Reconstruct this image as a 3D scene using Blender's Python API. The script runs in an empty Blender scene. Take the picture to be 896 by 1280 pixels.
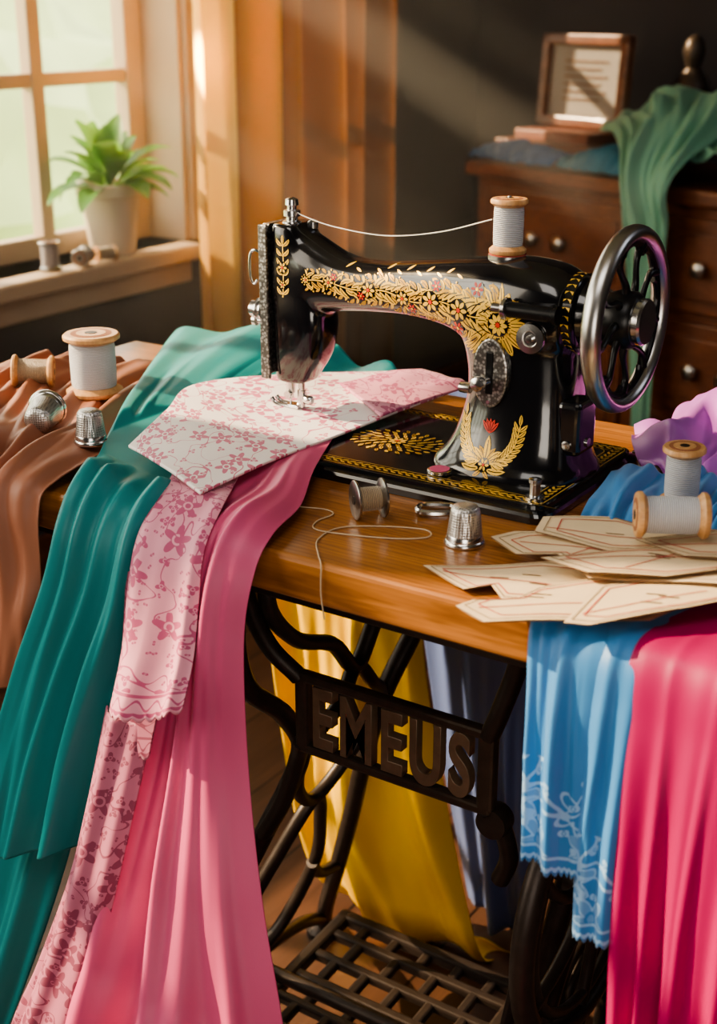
import bpy, bmesh, math, random
import numpy as np
from mathutils import Vector, Matrix, noise
from mathutils.bvhtree import BVHTree
random.seed(7)
S=bpy.context.scene
COL=S.collection
pi=math.pi
# ---------------------------------------------------------------- materials
class NT:
    def __init__(s,name):
        s.m=bpy.data.materials.new(name); s.m.use_nodes=True; s.t=s.m.node_tree
        s.b=s.t.nodes['Principled BSDF']; s.o=s.t.nodes['Material Output']
    def n(s,ty,**k):
        x=s.t.nodes.new('ShaderNode'+ty)
        for a,b in k.items(): setattr(x,a,b)
        return x
    def l(s,a,b): s.t.links.new(a,b)
    def put(s,inp,v):
        if isinstance(v,bpy.types.NodeSocket): s.l(v,inp)
        elif v is not None: inp.default_value=v
    def M(s,op,a,b=None,c=None):
        x=s.n('Math',operation=op)
        for i,v in enumerate((a,b,c)): s.put(x.inputs[i],v) if v is not None else None
        return x.outputs[0]
    def mix(s,f,a,b):
        x=s.n('Mix',data_type='RGBA')
        s.put(x.inputs[0],f)
        for i,v in ((6,a),(7,b)):
            if isinstance(v,bpy.types.NodeSocket): s.l(v,x.inputs[i])
            else: x.inputs[i].default_value=(*v[:3],1)
        return x.outputs[2]
    def ramp(s,f,st):
        x=s.n('ValToRGB'); s.l(f,x.inputs[0]); e=x.color_ramp.elements
        while len(e)<len(st): e.new(0.5)
        for i,(p,c) in enumerate(st): e[i].position=p; e[i].color=(*c[:3],1)
        return x.outputs[0]
    def noise(s,vec,scale,detail=3,dist=0):
        x=s.n('TexNoise'); x.inputs['Scale'].default_value=scale; x.inputs['Detail'].default_value=detail
        x.inputs['Distortion'].default_value=dist
        if vec is not None: s.l(vec,x.inputs['Vector'])
        return x.outputs[0]
    def tc(s,w='Object'): return s.n('TexCoord').outputs[w]
    def map(s,vec,sc,loc=(0,0,0)):
        x=s.n('Mapping'); s.l(vec,x.inputs[0]); x.inputs['Scale'].default_value=sc; x.inputs['Location'].default_value=loc
        return x.outputs[0]
    def bump(s,h,st,d=.001):
        x=s.n('Bump'); x.inputs['Strength'].default_value=st; x.inputs['Distance'].default_value=d
        s.l(h,x.inputs['Height']); s.l(x.outputs[0],s.b.inputs['Normal'])
    def set(s,**k):
        for a,v in k.items():
            s.put(s.b.inputs[a.replace('_',' ')],v)
def dk(c,f): return tuple(max(0,x*f) for x in c)
def basic(name,c,rough=.5,metal=0,var=.15,scale=40,bump=0,coat=0,**k):
    N=NT(name); v=N.noise(N.tc(),scale)
    N.l(N.mix(v,dk(c,1-var),dk(c,1+var)),N.b.inputs['Base Color'])
    N.set(Roughness=rough,Metallic=metal,Coat_Weight=coat)
    if coat: N.set(Coat_Roughness=.08)
    if bump: N.bump(N.noise(N.tc(),scale*8),bump,.0006)
    for a,b in k.items(): N.set(**{a:b})
    return N.m
def satin(name,c,rough=.44,sheen=.18,hi=None,spec=.45,transl=0):
    N=NT(name); uv=N.tc('UV')
    v=N.noise(N.map(uv,(3,1,1)),6,2)
    N.l(N.mix(v,dk(c,.8),dk(c,1.15)),N.b.inputs['Base Color'])
    N.set(Roughness=rough,Sheen_Weight=sheen,Sheen_Roughness=.4,Specular_IOR_Level=spec)
    N.b.inputs['Sheen Tint'].default_value=(*(hi or c),1)
    N.bump(N.noise(N.map(uv,(900,900,1)),1,1),.15,.0004)
    return N.m
def flowers(N,uv,scale,R,thr=.0,k=5,rnd=.55,loc=(0,0,0)):
    p=N.map(uv,(scale,scale,0),loc)
    v=N.n('TexVoronoi',voronoi_dimensions='2D'); v.inputs['Scale'].default_value=1; v.inputs['Randomness'].default_value=rnd
    N.l(p,v.inputs['Vector'])
    d=N.n('VectorMath',operation='SUBTRACT'); N.l(p,d.inputs[0]); N.l(v.outputs['Position'],d.inputs[1])
    sx=N.n('SeparateXYZ'); N.l(d.outputs[0],sx.inputs[0])
    th=N.M('ARCTAN2',sx.outputs[1],sx.outputs[0])
    cs=N.n('SeparateColor'); N.l(v.outputs['Color'],cs.inputs[0])
    th=N.M('ADD',th,N.M('MULTIPLY',cs.outputs[0],6.28))
    r=v.outputs['Distance']
    pet=N.M('MULTIPLY_ADD',N.M('COSINE',N.M('MULTIPLY',th,k)),R*.30,R*.70)
    m=N.M('LESS_THAN',r,pet)
    ring=N.M('MULTIPLY',N.M('GREATER_THAN',r,R*.2),N.M('LESS_THAN',r,R*.34))
    m=N.M('SUBTRACT',m,ring)
    if thr>0: m=N.M('MULTIPLY',m,N.M('GREATER_THAN',cs.outputs[1],thr))
    return N.M('MAXIMUM',m,0.0),r,pet
def vines(N,uv,scale,w,loc=(0,0,0)):
    n=N.noise(N.map(uv,(scale,scale,0),loc),1,1,.6)
    return N.M('LESS_THAN',N.M('ABSOLUTE',N.M('SUBTRACT',n,.5)),w)
def floral(name,c,ink,scale,rough=.6,sheen=.15,border=True,dens=.2,fine=True,vw=.010):
    N=NT(name); uv=N.tc('UV')
    a,_,_=flowers(N,uv,scale,.42,dens)
    b,_,_=flowers(N,uv,scale*2.1,.32,.45,3,.9,(.3,.7,0))
    vn=vines(N,uv,scale*.9,vw)
    m=N.M('MAXIMUM',N.M('MAXIMUM',a,b),vn)
    if fine:
        c2,_,_=flowers(N,uv,scale*4.2,.26,.6,2,1,(.1,.2,0)); m=N.M('MAXIMUM',m,c2)
    if border:
        s=N.n('SeparateXYZ'); N.l(uv,s.inputs[0]); y=s.outputs[1]
        clear=N.M('GREATER_THAN',y,.018)
        ln=N.M('LESS_THAN',N.M('ABSOLUTE',N.M('SUBTRACT',y,.016)),.0012)
        ln2=N.M('LESS_THAN',N.M('ABSOLUTE',N.M('SUBTRACT',y,.003)),.001)
        z=N.M('LESS_THAN',N.M('ABSOLUTE',N.M('SUBTRACT',y,N.M('MULTIPLY_ADD',N.M('SINE',N.M('MULTIPLY',s.outputs[0],500)),.0035,.009))),.001)
        m=N.M('MAXIMUM',N.M('MULTIPLY',m,clear),N.M('MAXIMUM',N.M('MAXIMUM',ln,ln2),z))
    v=N.noise(N.map(uv,(3,1,1)),6,2)
    base=N.mix(v,dk(c,.92),dk(c,1.06))
    N.l(N.mix(N.M('MULTIPLY',m,.9),base,ink),N.b.inputs['Base Color'])
    N.set(Roughness=rough,Sheen_Weight=sheen)
    N.bump(N.noise(N.map(uv,(900,900,1)),1,1),.2,.0004)
    return N.m
def wood(name,c1,c2,sc=(2,22,22),rough=.35,coat=.2,planks=None,fine=1,grain=0):
    N=NT(name); o=N.tc()
    p=N.map(o,sc)
    n=N.noise(p,1.6,6,1.2); n2=N.noise(N.map(o,tuple(x*6 for x in sc)),2,3)
    f=N.M('MULTIPLY_ADD',n2,.35,N.M('MULTIPLY',n,.75))
    col=N.ramp(f,[(.3,c1),(.52,tuple((a+b)/2 for a,b in zip(c1,c2))),(.7,c2)])
    if grain:
        w=N.n('TexWave',wave_type='BANDS',bands_direction='Y'); w.inputs['Scale'].default_value=9; w.inputs['Distortion'].default_value=7; w.inputs['Detail'].default_value=3; w.inputs['Detail Scale'].default_value=1.2
        N.l(N.map(o,(.9,6,6)),w.inputs['Vector'])
        col=N.mix(N.M('MULTIPLY',N.M('POWER',w.outputs['Fac'],3.0),grain),col,dk(c1,.75))
    if planks:
        s=N.n('SeparateXYZ'); N.l(o,s.inputs[0])
        fr=N.M('FRACT',N.M('MULTIPLY',s.outputs[0],planks))
        gap=N.M('LESS_THAN',fr,.03)
        idn=N.n('TexWhiteNoise',noise_dimensions='1D'); N.l(N.M('FLOOR',N.M('MULTIPLY',s.outputs[0],planks)),idn.inputs['W'])
        col=N.mix(N.M('MULTIPLY',idn.outputs[0],.4),col,dk(c1,.6))
        col=N.mix(gap,col,dk(c1,.15))
    N.l(col,N.b.inputs['Base Color'])
    N.set(Roughness=rough,Coat_Weight=coat,Coat_Roughness=.15)
    N.bump(f,.12,.001)
    return N.m

m_black=basic('black_enamel',(.006,.006,.008),.18,0,.2,30,coat=.9)
m_blackm=basic('black_iron',(.012,.012,.013),.32,.4,.3,60)
m_iron=basic('cast_iron',(.042,.030,.025),.42,.4,.4,90,.3)
m_ironl=basic('worn_iron',(.075,.053,.040),.4,.5,.4,90,.3)
m_letter=basic('bronzed_letters',(.20,.13,.085),.4,.3,.3,90,.3)
m_steel=basic('polished_steel',(.66,.65,.64),.22,1,.12,50)
m_rim=basic('brushed_rim_steel',(.50,.49,.48),.30,1,.15,50)
m_steeld=basic('dark_steel',(.38,.37,.36),.28,1,.25,60)
m_gold=basic('gold_leaf',(.90,.56,.10),.35,.3,.25,300)
m_goldd=basic('gold_leaf_dark',(.60,.33,.05),.4,.3,.25,300)
m_red=basic('red_enamel',(.65,.04,.02),.35,0,.2,200)
def cells(name,sc,rnd,c1,c2,st,lo,hi):
    N=NT(name); vv=N.n('TexVoronoi'); vv.inputs['Scale'].default_value=sc; vv.inputs['Randomness'].default_value=rnd; N.l(N.tc(),vv.inputs['Vector'])
    N.l(N.ramp(vv.outputs['Distance'],[(lo,c1),(hi,c2)]),N.b.inputs['Base Color']); N.set(Metallic=.9,Roughness=.35); N.bump(vv.outputs['Distance'],st,.0005); return N.m
m_engr=cells('engraved_steel',330,.8,(.55,.54,.52),(.16,.15,.14),.3,.25,.6)
m_dimple=cells('dimpled_steel',480,.1,(.22,.21,.2),(.62,.6,.58),.8,.15,.5)
m_spoolw=wood('spool_birch',(.42,.21,.08),(.66,.38,.17),(60,60,6),.45,.2)
m_label=basic('spool_label',(.30,.12,.06),.6)
def threadm(name,c):
    N=NT(name); w=N.n('TexWave',wave_type='BANDS',bands_direction='Z'); w.inputs['Scale'].default_value=200; w.inputs['Distortion'].default_value=.8
    N.l(N.tc(),w.inputs['Vector'])
    N.l(N.mix(w.outputs['Fac'],dk(c,.5),c),N.b.inputs['Base Color']); N.set(Roughness=.5,Sheen_Weight=.3); N.bump(w.outputs['Fac'],.8,.001); return N.m
m_thw=threadm('white_thread',(.76,.78,.84)); m_tht=threadm('tan_thread',(.50,.36,.22)); m_thp=threadm('grey_thread',(.42,.37,.38))
m_thline=basic('tan_thread_strand',(.55,.42,.28),.6)
m_thlinew=basic('white_thread_strand',(.8,.78,.75),.5)
m_table=wood('oak_tabletop',(.19,.066,.017),(.46,.19,.052),(1.6,26,26),.32,.3,grain=.55)
m_cab=wood('mahogany',(.080,.026,.012),(.19,.066,.029),(2,14,14),.45,.1)
m_floor=wood('floor_boards',(.06,.027,.016),(.14,.065,.037),(14,1.2,14),.4,.1,planks=7)
m_paper=basic('pattern_paper',(.68,.53,.34),.8,0,.10,25)
m_pink_ink=basic('red_ink',(.45,.05,.05),.8)
m_brn_ink=basic('brown_ink',(.16,.09,.05),.8)
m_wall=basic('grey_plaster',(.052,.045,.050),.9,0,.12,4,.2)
m_trim=basic('painted_window_wood',(.52,.39,.27),.5,0,.1,12)
m_pot=basic('cream_ceramic_pot',(.70,.58,.44),.5,0,.08,20)
m_soil=basic('potting_soil',(.05,.03,.02),.95,0,.4,80,.6)
N=NT('leaf_green'); N.l(N.mix(N.noise(N.tc(),25),(.05,.19,.04),(.17,.38,.10)),N.b.inputs['Base Color']); N.set(Roughness=.4)
t=N.n('BsdfTranslucent'); t.inputs[0].default_value=(.28,.55,.10,1); a=N.n('MixShader'); a.inputs[0].default_value=.35
N.l(N.b.outputs[0],a.inputs[1]);N.l(t.outputs[0],a.inputs[2]);N.l(a.outputs[0],N.o.inputs[0]); m_leaf=N.m
m_bush=basic('garden_foliage',(.62,.72,.38),.8,0,.35,2)
m_lawn=basic('lawn_grass',(.62,.70,.38),.9,0,.3,2)
m_canvas=basic('framed_print_paper',(.24,.22,.20),.7,0,.15,8)
m_bronze=basic('bronze_figure',(.06,.045,.035),.4,.5,.3,40)
m_teal=satin('teal_satin',(.012,.235,.25),.46,.2,(.2,.8,.75))
m_pink=satin('pink_satin',(.60,.095,.22),.47,.12,(.9,.5,.6))
m_lace=floral('pink_floral_lace',(.70,.29,.39),(.40,.045,.15),32)
m_lace2=floral('rose_floral_lace',(.44,.13,.21),(.20,.025,.07),30)
m_white=floral('white_floral_cotton',(.90,.83,.81),(.60,.08,.20),27,border=False,dens=.12,fine=False,vw=.007)
m_brown=satin('peach_silk',(.34,.135,.08),.48,.2,(.7,.45,.35))
m_yellow=satin('yellow_satin',(.95,.56,.012),.42,.15,(1,.8,.3))
m_slate=satin('slate_blue_satin',(.12,.17,.38),.45,.2,(.3,.35,.6))
m_mag=satin('magenta_satin',(.38,.006,.095),.42,.10,(.9,.2,.4))
m_purp=satin('orchid_satin',(.42,.13,.50),.48,.15,(.8,.5,.9))
m_green=satin('sage_scarf',(.19,.41,.30),.6,.3,(.4,.6,.5))
m_navy=satin('navy_cloth',(.02,.10,.27),.7,.2)
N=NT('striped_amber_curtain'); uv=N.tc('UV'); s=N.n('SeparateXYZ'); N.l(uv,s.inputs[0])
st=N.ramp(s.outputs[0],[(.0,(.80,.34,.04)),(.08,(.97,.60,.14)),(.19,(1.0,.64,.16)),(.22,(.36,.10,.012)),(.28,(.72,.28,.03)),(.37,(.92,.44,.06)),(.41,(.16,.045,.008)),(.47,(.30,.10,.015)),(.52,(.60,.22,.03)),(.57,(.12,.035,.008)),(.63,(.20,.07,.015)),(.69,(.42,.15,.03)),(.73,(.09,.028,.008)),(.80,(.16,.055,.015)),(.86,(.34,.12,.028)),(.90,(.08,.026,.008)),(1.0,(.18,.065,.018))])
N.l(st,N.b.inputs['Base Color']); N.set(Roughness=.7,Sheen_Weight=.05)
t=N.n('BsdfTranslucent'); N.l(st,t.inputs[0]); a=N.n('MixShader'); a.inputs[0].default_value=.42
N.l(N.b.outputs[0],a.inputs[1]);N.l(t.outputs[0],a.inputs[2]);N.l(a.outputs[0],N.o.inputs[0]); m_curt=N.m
N=NT('embroidered_blue_cotton'); uv=N.tc('UV'); s=N.n('SeparateXYZ'); N.l(uv,s.inputs[0]); y=s.outputs[1]
a1,r1,p1=flowers(N,uv,24,.44,.15)
out=N.M('LESS_THAN',N.M('ABSOLUTE',N.M('SUBTRACT',r1,p1)),.035)
a1=N.M('MAXIMUM',N.M('MULTIPLY',a1,.4),out)
b1,_,_=flowers(N,uv,62,.3,.3,2,1,(.2,.6,0))
mk=N.M('MAXIMUM',N.M('MAXIMUM',a1,b1),vines(N,uv,18,.012))
band=N.M('MULTIPLY',N.M('LESS_THAN',y,.078),N.M('GREATER_THAN',y,.012))
ln=N.M('LESS_THAN',N.M('ABSOLUTE',N.M('SUBTRACT',y,.010)),.0012)
ln2=N.M('LESS_THAN',N.M('ABSOLUTE',N.M('SUBTRACT',y,.003)),.0012)
mk=N.M('MAXIMUM',N.M('MULTIPLY',mk,band),N.M('MAXIMUM',ln,ln2))
N.l(N.mix(N.M('MULTIPLY',mk,.65),N.mix(N.noise(N.map(uv,(3,1,1)),6,2),(.028,.165,.42),(.045,.24,.54)),(.38,.58,.82)),N.b.inputs['Base Color'])
N.set(Roughness=.5,Sheen_Weight=.2); N.bump(N.noise(N.map(uv,(900,900,1)),1,1),.2,.0004); m_blue=N.m

# ---------------------------------------------------------------- mesh builder
class B:
    def __init__(s): s.v=[];s.f=[];s.mi=[];s.mats=[];s.sm=[]
    def _m(s,m):
        if m not in s.mats: s.mats.append(m)
        return s.mats.index(m)
    def add(s,vs,fs,m,X=None,smooth=True):
        o=len(s.v); k=s._m(m)
        s.v+= [tuple(X@Vector(v)) if X else tuple(v) for v in vs]
        for f in fs: s.f.append(tuple(i+o for i in f)); s.mi.append(k); s.sm.append(smooth)
    def lathe(s,prof,m,X=None,n=40,smooth=True):
        vs=[];fs=[]
        for r,z in prof:
            for i in range(n): t=2*pi*i/n; vs.append((r*math.cos(t),r*math.sin(t),z))
        for j in range(len(prof)-1):
            for i in range(n):
                a=j*n+i;b=j*n+(i+1)%n; fs.append((a,b,b+n,a+n))
        fs.append(tuple(range(n))[::-1]); fs.append(tuple(range((len(prof)-1)*n,len(prof)*n)))
        s.add(vs,fs,m,X,smooth)
    def tube(s,pts,r,m,n=10,seg=8,flat=1.0,closed=False,X=None,axis=None,sm=True):
        P=cr(pts,seg,closed) if sm else [Vector(p) for p in pts]; L=len(P); vs=[];fs=[]
        rr=r if callable(r) else (lambda t:r)
        nrm=None
        for i,p in enumerate(P):
            if closed: tg=(P[(i+1)%L]-P[i-1]).normalized()
            else: tg=(P[min(i+1,L-1)]-P[max(i-1,0)]).normalized()
            if axis is not None:
                bn=Vector(axis); nrm=bn.cross(tg).normalized()
            else:
                if nrm is None:
                    nrm=tg.orthogonal().normalized()
                nrm=(nrm-tg*nrm.dot(tg)).normalized(); bn=tg.cross(nrm)
            R=rr(i/(L-1))
            for k in range(n):
                t=2*pi*k/n; vs.append(p+nrm*(R*math.cos(t))+bn*(R*flat*math.sin(t)))
        for i in range(L if closed else L-1):
            for k in range(n):
                a=i*n+k;b=i*n+(k+1)%n;c=((i+1)%L)*n+(k+1)%n;d=((i+1)%L)*n+k
                fs.append((a,b,c,d))
        if not closed: fs.append(tuple(range(n))[::-1]); fs.append(tuple(range((L-1)*n,L*n)))
        s.add(vs,fs,m,X)
    def box(s,x0,x1,y0,y1,z0,z1,m,bev=.002,X=None,seg=2):
        bm=bmesh.new(); bmesh.ops.create_cube(bm,size=1)
        for v in bm.verts: v.co=Vector(((x0+x1)/2+v.co.x*(x1-x0),(y0+y1)/2+v.co.y*(y1-y0),(z0+z1)/2+v.co.z*(z1-z0)))
        if bev>0: bmesh.ops.bevel(bm,geom=bm.edges[:],offset=bev,segments=seg,affect='EDGES',profile=.5)
        bm.verts.index_update()
        s.add([v.co.copy() for v in bm.verts],[tuple(v.index for v in f.verts) for f in bm.faces],m,X,False); bm.free()
    def obj(s,name,parent=None,loc=(0,0,0),rot=(0,0,0),auto=True):
        me=bpy.data.meshes.new(name); me.from_pydata(s.v,[],s.f)
        for m in s.mats: me.materials.append(m)
        me.polygons.foreach_set('material_index',s.mi); me.polygons.foreach_set('use_smooth',s.sm); me.update()
        o=bpy.data.objects.new(name,me); COL.objects.link(o); o.location=loc; o.rotation_euler=rot
        bm=bmesh.new(); bm.from_mesh(me); bmesh.ops.recalc_face_normals(bm,faces=bm.faces)
        for e in bm.edges:
            if len(e.link_faces)==2 and e.calc_face_angle(0)>.7: e.smooth=False
        bm.to_mesh(me); bm.free()
        if parent: o.parent=parent; o.location=Vector(loc)-parent.location
        return o
def cr(pts,seg=8,closed=False):
    P=[Vector(p) for p in pts]; n=len(P); out=[]
    for i in range(n if closed else n-1):
        if closed: a,b,c,d=P[i-1],P[i],P[(i+1)%n],P[(i+2)%n]
        else:
            b,c=P[i],P[i+1]; a=P[i-1] if i>0 else b*2-c; d=P[i+2] if i+2<n else c*2-b
        for k in range(seg):
            t=k/seg; out.append(.5*((2*b)+(c-a)*t+(2*a-5*b+4*c-d)*t*t+(3*b-a-3*c+d)*t**3))
    if not closed: out.append(P[-1].copy())
    return out
def empty(name,loc):
    e=bpy.data.objects.new(name,None); COL.objects.link(e); e.location=loc; e.empty_display_size=.05; return e
def T(x=0,y=0,z=0): return Matrix.Translation((x,y,z))
def R(a,ax): return Matrix.Rotation(a,4,ax)

# ---------------------------------------------------------------- cloth
def crn(P,t):
    n=len(P); i=min(int(t),n-2); f=t-i
    b,c=P[i],P[i+1]; a=P[i-1] if i>0 else 2*b-c; d=P[i+2] if i+2<n else 2*c-b
    return .5*((2*b)+(c-a)*f+(2*a-5*b+4*c-d)*f*f+(3*b-a-3*c+d)*f**3)
def cloth(rails,nu,nv,k=4,amps=(.0,.01),wr=0,wf=(2.5,1.5),seed=0,scal=0,up=(0,-.7,.7),minz=None,ua=None,wid=.42,drift=.12,wamp=None,yedge=.785,sec=.5):
    """Sheet lofted through rails with k soft irregular ridge folds + optional flowing crumple."""
    rg=random.Random(int(seed*100)+11)
    Rr=[np.array(r,float) for r in rails]
    nc=len(Rr[0])
    mid=sum(Rr)/len(Rr); ts=np.linspace(0,nc-1,400)
    mp=np.array([crn(mid,t) for t in ts]); L=np.concatenate([[0],np.cumsum(np.linalg.norm(np.diff(mp,axis=0),axis=1))])
    tv=np.interp(np.linspace(0,L[-1],nv),L,ts)
    rs=[np.array([crn(r,t) for t in tv]) for r in Rr]
    G=np.zeros((nv,nu,3))
    for j in range(nv):
        cp=[r[j] for r in rs]
        for i in range(nu):
            G[j,i]=crn(cp,i/(nu-1)*(len(cp)-1)) if len(cp)>2 else cp[0]*(1-i/(nu-1))+cp[1]*(i/(nu-1))
    du=np.gradient(G,axis=1); dv=np.gradient(G,axis=0); nn=np.cross(du,dv); nn/=np.linalg.norm(nn,axis=2,keepdims=True)+1e-9
    if (nn@np.array(up)).mean()<0: nn=-nn
    W=np.linalg.norm(G[nv//2,-1]-G[nv//2,0])
    v=np.linspace(0,1,nv)[:,None]; u=np.linspace(0,1,nu)[None,:]
    av=np.interp(v,np.linspace(0,1,len(amps)),amps)
    h=np.zeros((nv,nu))
    for i in range(k):
        c0=(i+.5+rg.uniform(-.36,.36))/k; dr=rg.uniform(-drift,drift); p=rg.uniform(0,6.28)
        c=c0+dr*(v-.4)+.020*np.sin(v*rg.uniform(3,7)+p)
        w=rg.uniform(.6,1.65)*wid/k*(1+.3*np.sin(v*3+p))
        a=rg.uniform(.4,1.3)*(1+.3*np.sin(v*rg.uniform(3,7)+p))
        x=(u-c)/w
        h+=a*np.exp(-np.abs(x)**1.7)
    for i in range(int(k*1.6)):
        c0=rg.random(); dr=rg.uniform(-drift,drift)*1.5; v0=rg.uniform(-.2,.7); ln_=rg.uniform(.3,.6)
        c=c0+dr*(v-.4); w=rg.uniform(.35,.7)*wid/k
        env=np.exp(-((v-v0-ln_*.5)/(ln_*.6))**2)
        h+=sec*env*np.exp(-((u-c)/w)**2)
    disp=av*h
    if wr:
        wv=np.interp(v,np.linspace(0,1,len(wamp)),wamp) if wamp else 1.0
        q=np.zeros((nv,nu))
        for j in range(nv):
            vv=j/(nv-1)
            for i in range(nu):
                uu=i/(nu-1)
                w1=noise.noise(Vector((uu*2.2+seed,vv*1.6,seed*2)))
                n1=noise.noise(Vector((uu*wf[0]+w1*.8,vv*wf[1]+w1,seed+9.)))
                n2=noise.noise(Vector((uu*wf[0]*2.3+w1,vv*wf[1]*2+w1*1.5,seed+19.)))
                q[j,i]=.5+.5*math.cos(2*pi*(n1*1.9+.25*n2))
        disp=disp+wr*q**1.2*wv
    if ua is not None: disp=disp*np.interp(u,np.linspace(0,1,len(ua)),ua)
    G=G+nn*disp[...,None]
    if scal:
        for r_,f in ((1,1.),(2,.6),(3,.3)):
            for i in range(nu): G[-r_,i,2]-=f*.004*abs(math.sin(scal*pi*i/(nu-1)))
    if minz is not None:
        m=(G[...,1]>yedge); G[...,2]=np.where(m,np.maximum(G[...,2],minz),G[...,2])
    uvw=np.zeros((nv,nu,2)); uvw[...,0]=np.linspace(0,W,nu)[None,:]; uvw[...,1]=np.linspace(L[-1],0,nv)[:,None]
    return G,uvw
def cloth_obj(name,sheets,mats,thick=.0012):
    vs=[];fs=[];mi=[];uvs=[]
    for k,(G,uv) in enumerate(sheets):
        nv,nu,_=G.shape; o=len(vs); vs+=G.reshape(-1,3).tolist(); uvs+=uv.reshape(-1,2).tolist()
        for j in range(nv-1):
            for i in range(nu-1):
                a=o+j*nu+i; fs.append((a,a+1,a+nu+1,a+nu)); mi.append(min(k,len(mats)-1))
    me=bpy.data.meshes.new(name); me.from_pydata(vs,[],fs)
    for m in mats: me.materials.append(m)
    me.polygons.foreach_set('material_index',mi); me.polygons.foreach_set('use_smooth',[True]*len(fs))
    ul=me.uv_layers.new(name='UVMap'); idx=np.empty(len(me.loops),int); me.loops.foreach_get('vertex_index',idx)
    ul.data.foreach_set('uv',np.array(uvs)[idx].ravel()); me.update()
    o=bpy.data.objects.new(name,me); COL.objects.link(o)
    if thick: md=o.modifiers.new('thickness','SOLIDIFY'); md.thickness=thick; md.offset=-1
    return o

# ================================================================= ROOM
X0,X1,Y0,Y1,ZC=-2.0,1.7,-1.3,3.65,2.6
b=B(); b.box(X0-.2,X1+.1,Y0-.1,Y1+.1,-.08,0,m_floor,0); b.obj('floor')
b=B(); b.box(X0-.15,X1+.1,Y0-.1,Y1+.1,ZC,ZC+.08,basic('ceiling_plaster',(.30,.27,.24),.9),0); b.obj('ceiling')
b=B()
W=[(.42,2.33),(-.95,.30),(2.46,3.10)]; zs,zt=.65,2.15  # seen window, unseen one added for front light, one behind the curtain
xa,xb=X0-.15,X0
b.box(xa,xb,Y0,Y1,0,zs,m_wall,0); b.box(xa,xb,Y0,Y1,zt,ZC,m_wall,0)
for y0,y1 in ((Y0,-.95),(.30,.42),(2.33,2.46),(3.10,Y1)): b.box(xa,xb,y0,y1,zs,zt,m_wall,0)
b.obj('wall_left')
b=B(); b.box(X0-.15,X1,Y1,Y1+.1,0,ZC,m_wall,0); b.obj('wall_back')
b=B(); b.box(X1,X1+.1,Y0,Y1,0,ZC,m_wall,0); b.obj('wall_right')
b=B(); b.box(X0-.15,X1,Y0-.1,Y0,0,ZC,m_wall,0); b.obj('wall_front')
b=B(); b.box(X0+.0,X1,Y1-.015,Y1,0,.11,m_cab,.003); b.obj('baseboard_back')
b=B(); b.box(X0,X0+.015,Y0,Y1-.02,0,.11,m_cab,.003); b.obj('baseboard_left')
for wi,(y0,y1) in enumerate(W):
    b=B(); fx0,fx1=-2.135,-2.095
    b.box(-2.14,-1.992,y1-.012,y1+.0,zs,zt,m_trim,.002); b.box(-2.14,-1.992,y0,y0+.012,zs,zt,m_trim,.002)
    b.box(-2.14,-1.992,y0+.012,y1-.012,zt-.012,zt,m_trim,.002)
    if wi<2:
        b.box(-1.998,-1.978,y1,y1+.055,zs-.0,zt+.05,m_trim,.004); b.box(-1.998,-1.978,y0-.055,y0,zs-.0,zt+.05,m_trim,.004)
        b.box(-1.998,-1.975,y0-.055,y1+.055,zt+.0,zt+.07,m_trim,.004)
        b.box(-2.15,-1.945,y0-.06,y1-.01,zs-.035,zs+.0,m_trim,.006)
        b.box(-2.0,-1.97,y0-.05,y1-.02,zs-.085,zs-.035,m_trim,.006)
    b.box(fx0,fx1,y0+.01,y0+.06,zs,zt,m_trim,.004); b.box(fx0,fx1,y1-.06,y1-.01,zs,zt,m_trim,.004)
    b.box(fx0+.002,fx1-.002,y0+.03,y1-.03,zs,zs+.045,m_trim,.004); b.box(fx0+.002,fx1-.002,y0+.03,y1-.03,zt-.06,zt-.01,m_trim,.004)
    for q in (.315,.63,.945,1.26,1.575):
        yy=y1-q
        if yy>y0+.1: b.box(fx0+.004,fx1-.004,yy-.017,yy+.017,zs+.01,zt-.02,m_trim,.003)
    for z in (1.0,1.38,1.76): b.box(fx0+.007,fx1-.007,y0+.02,y1-.02,z-.014,z+.014,m_trim,.003)
    b.obj('window_%d'%(wi+1))
b=B(); b.box(-20,-2.3,-8,16,-.6,-.5,m_lawn,0)
for i in range(26):
    c=Vector((-5.5-random.random()*3,random.uniform(1,10),random.uniform(-.3,1.0))); r=random.uniform(.5,1.0)
    bm=bmesh.new(); bmesh.ops.create_icosphere(bm,subdivisions=3,radius=r)
    for v in bm.verts: v.co*=1+.35*noise.noise(v.co*3+c)
    for v in bm.verts: v.co+=c
    b.add([v.co.copy() for v in bm.verts],[tuple(v.index for v in f.verts) for f in bm.faces],m_bush); bm.free()
b.obj('garden')
def curtain():
    nu,nv=260,60; G=np.zeros((nv,nu,3)); uv=np.zeros((nv,nu,2))
    for j in range(nv):
        v=j/(nv-1); z=2.42-v*2.40
        for i in range(nu):
            u=i/(nu-1); y=2.225+u*.78
            ph=2*pi*6.3*(u+.035*noise.noise(Vector((u*3,v*1.5,1))))
            d=.055*(.5+.5*math.cos(ph))+.02*math.cos(ph*.43+1)+.012*noise.noise(Vector((u*9,v*2,4)))
            G[j,i]=(-1.915+d,y,z); uv[j,i]=(u+.012*noise.noise(Vector((u*3,v*1.5,1))),z)
    return G,uv
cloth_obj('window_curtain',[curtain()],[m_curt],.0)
b=B(); b.tube([(-1.89,.3,2.44),(-1.89,3.25,2.44)],.012,m_cab,12,2); b.tube([(-2,2.6,2.44),(-1.89,2.6,2.44)],.008,m_cab,8,2); b.obj('curtain_rod')
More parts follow.
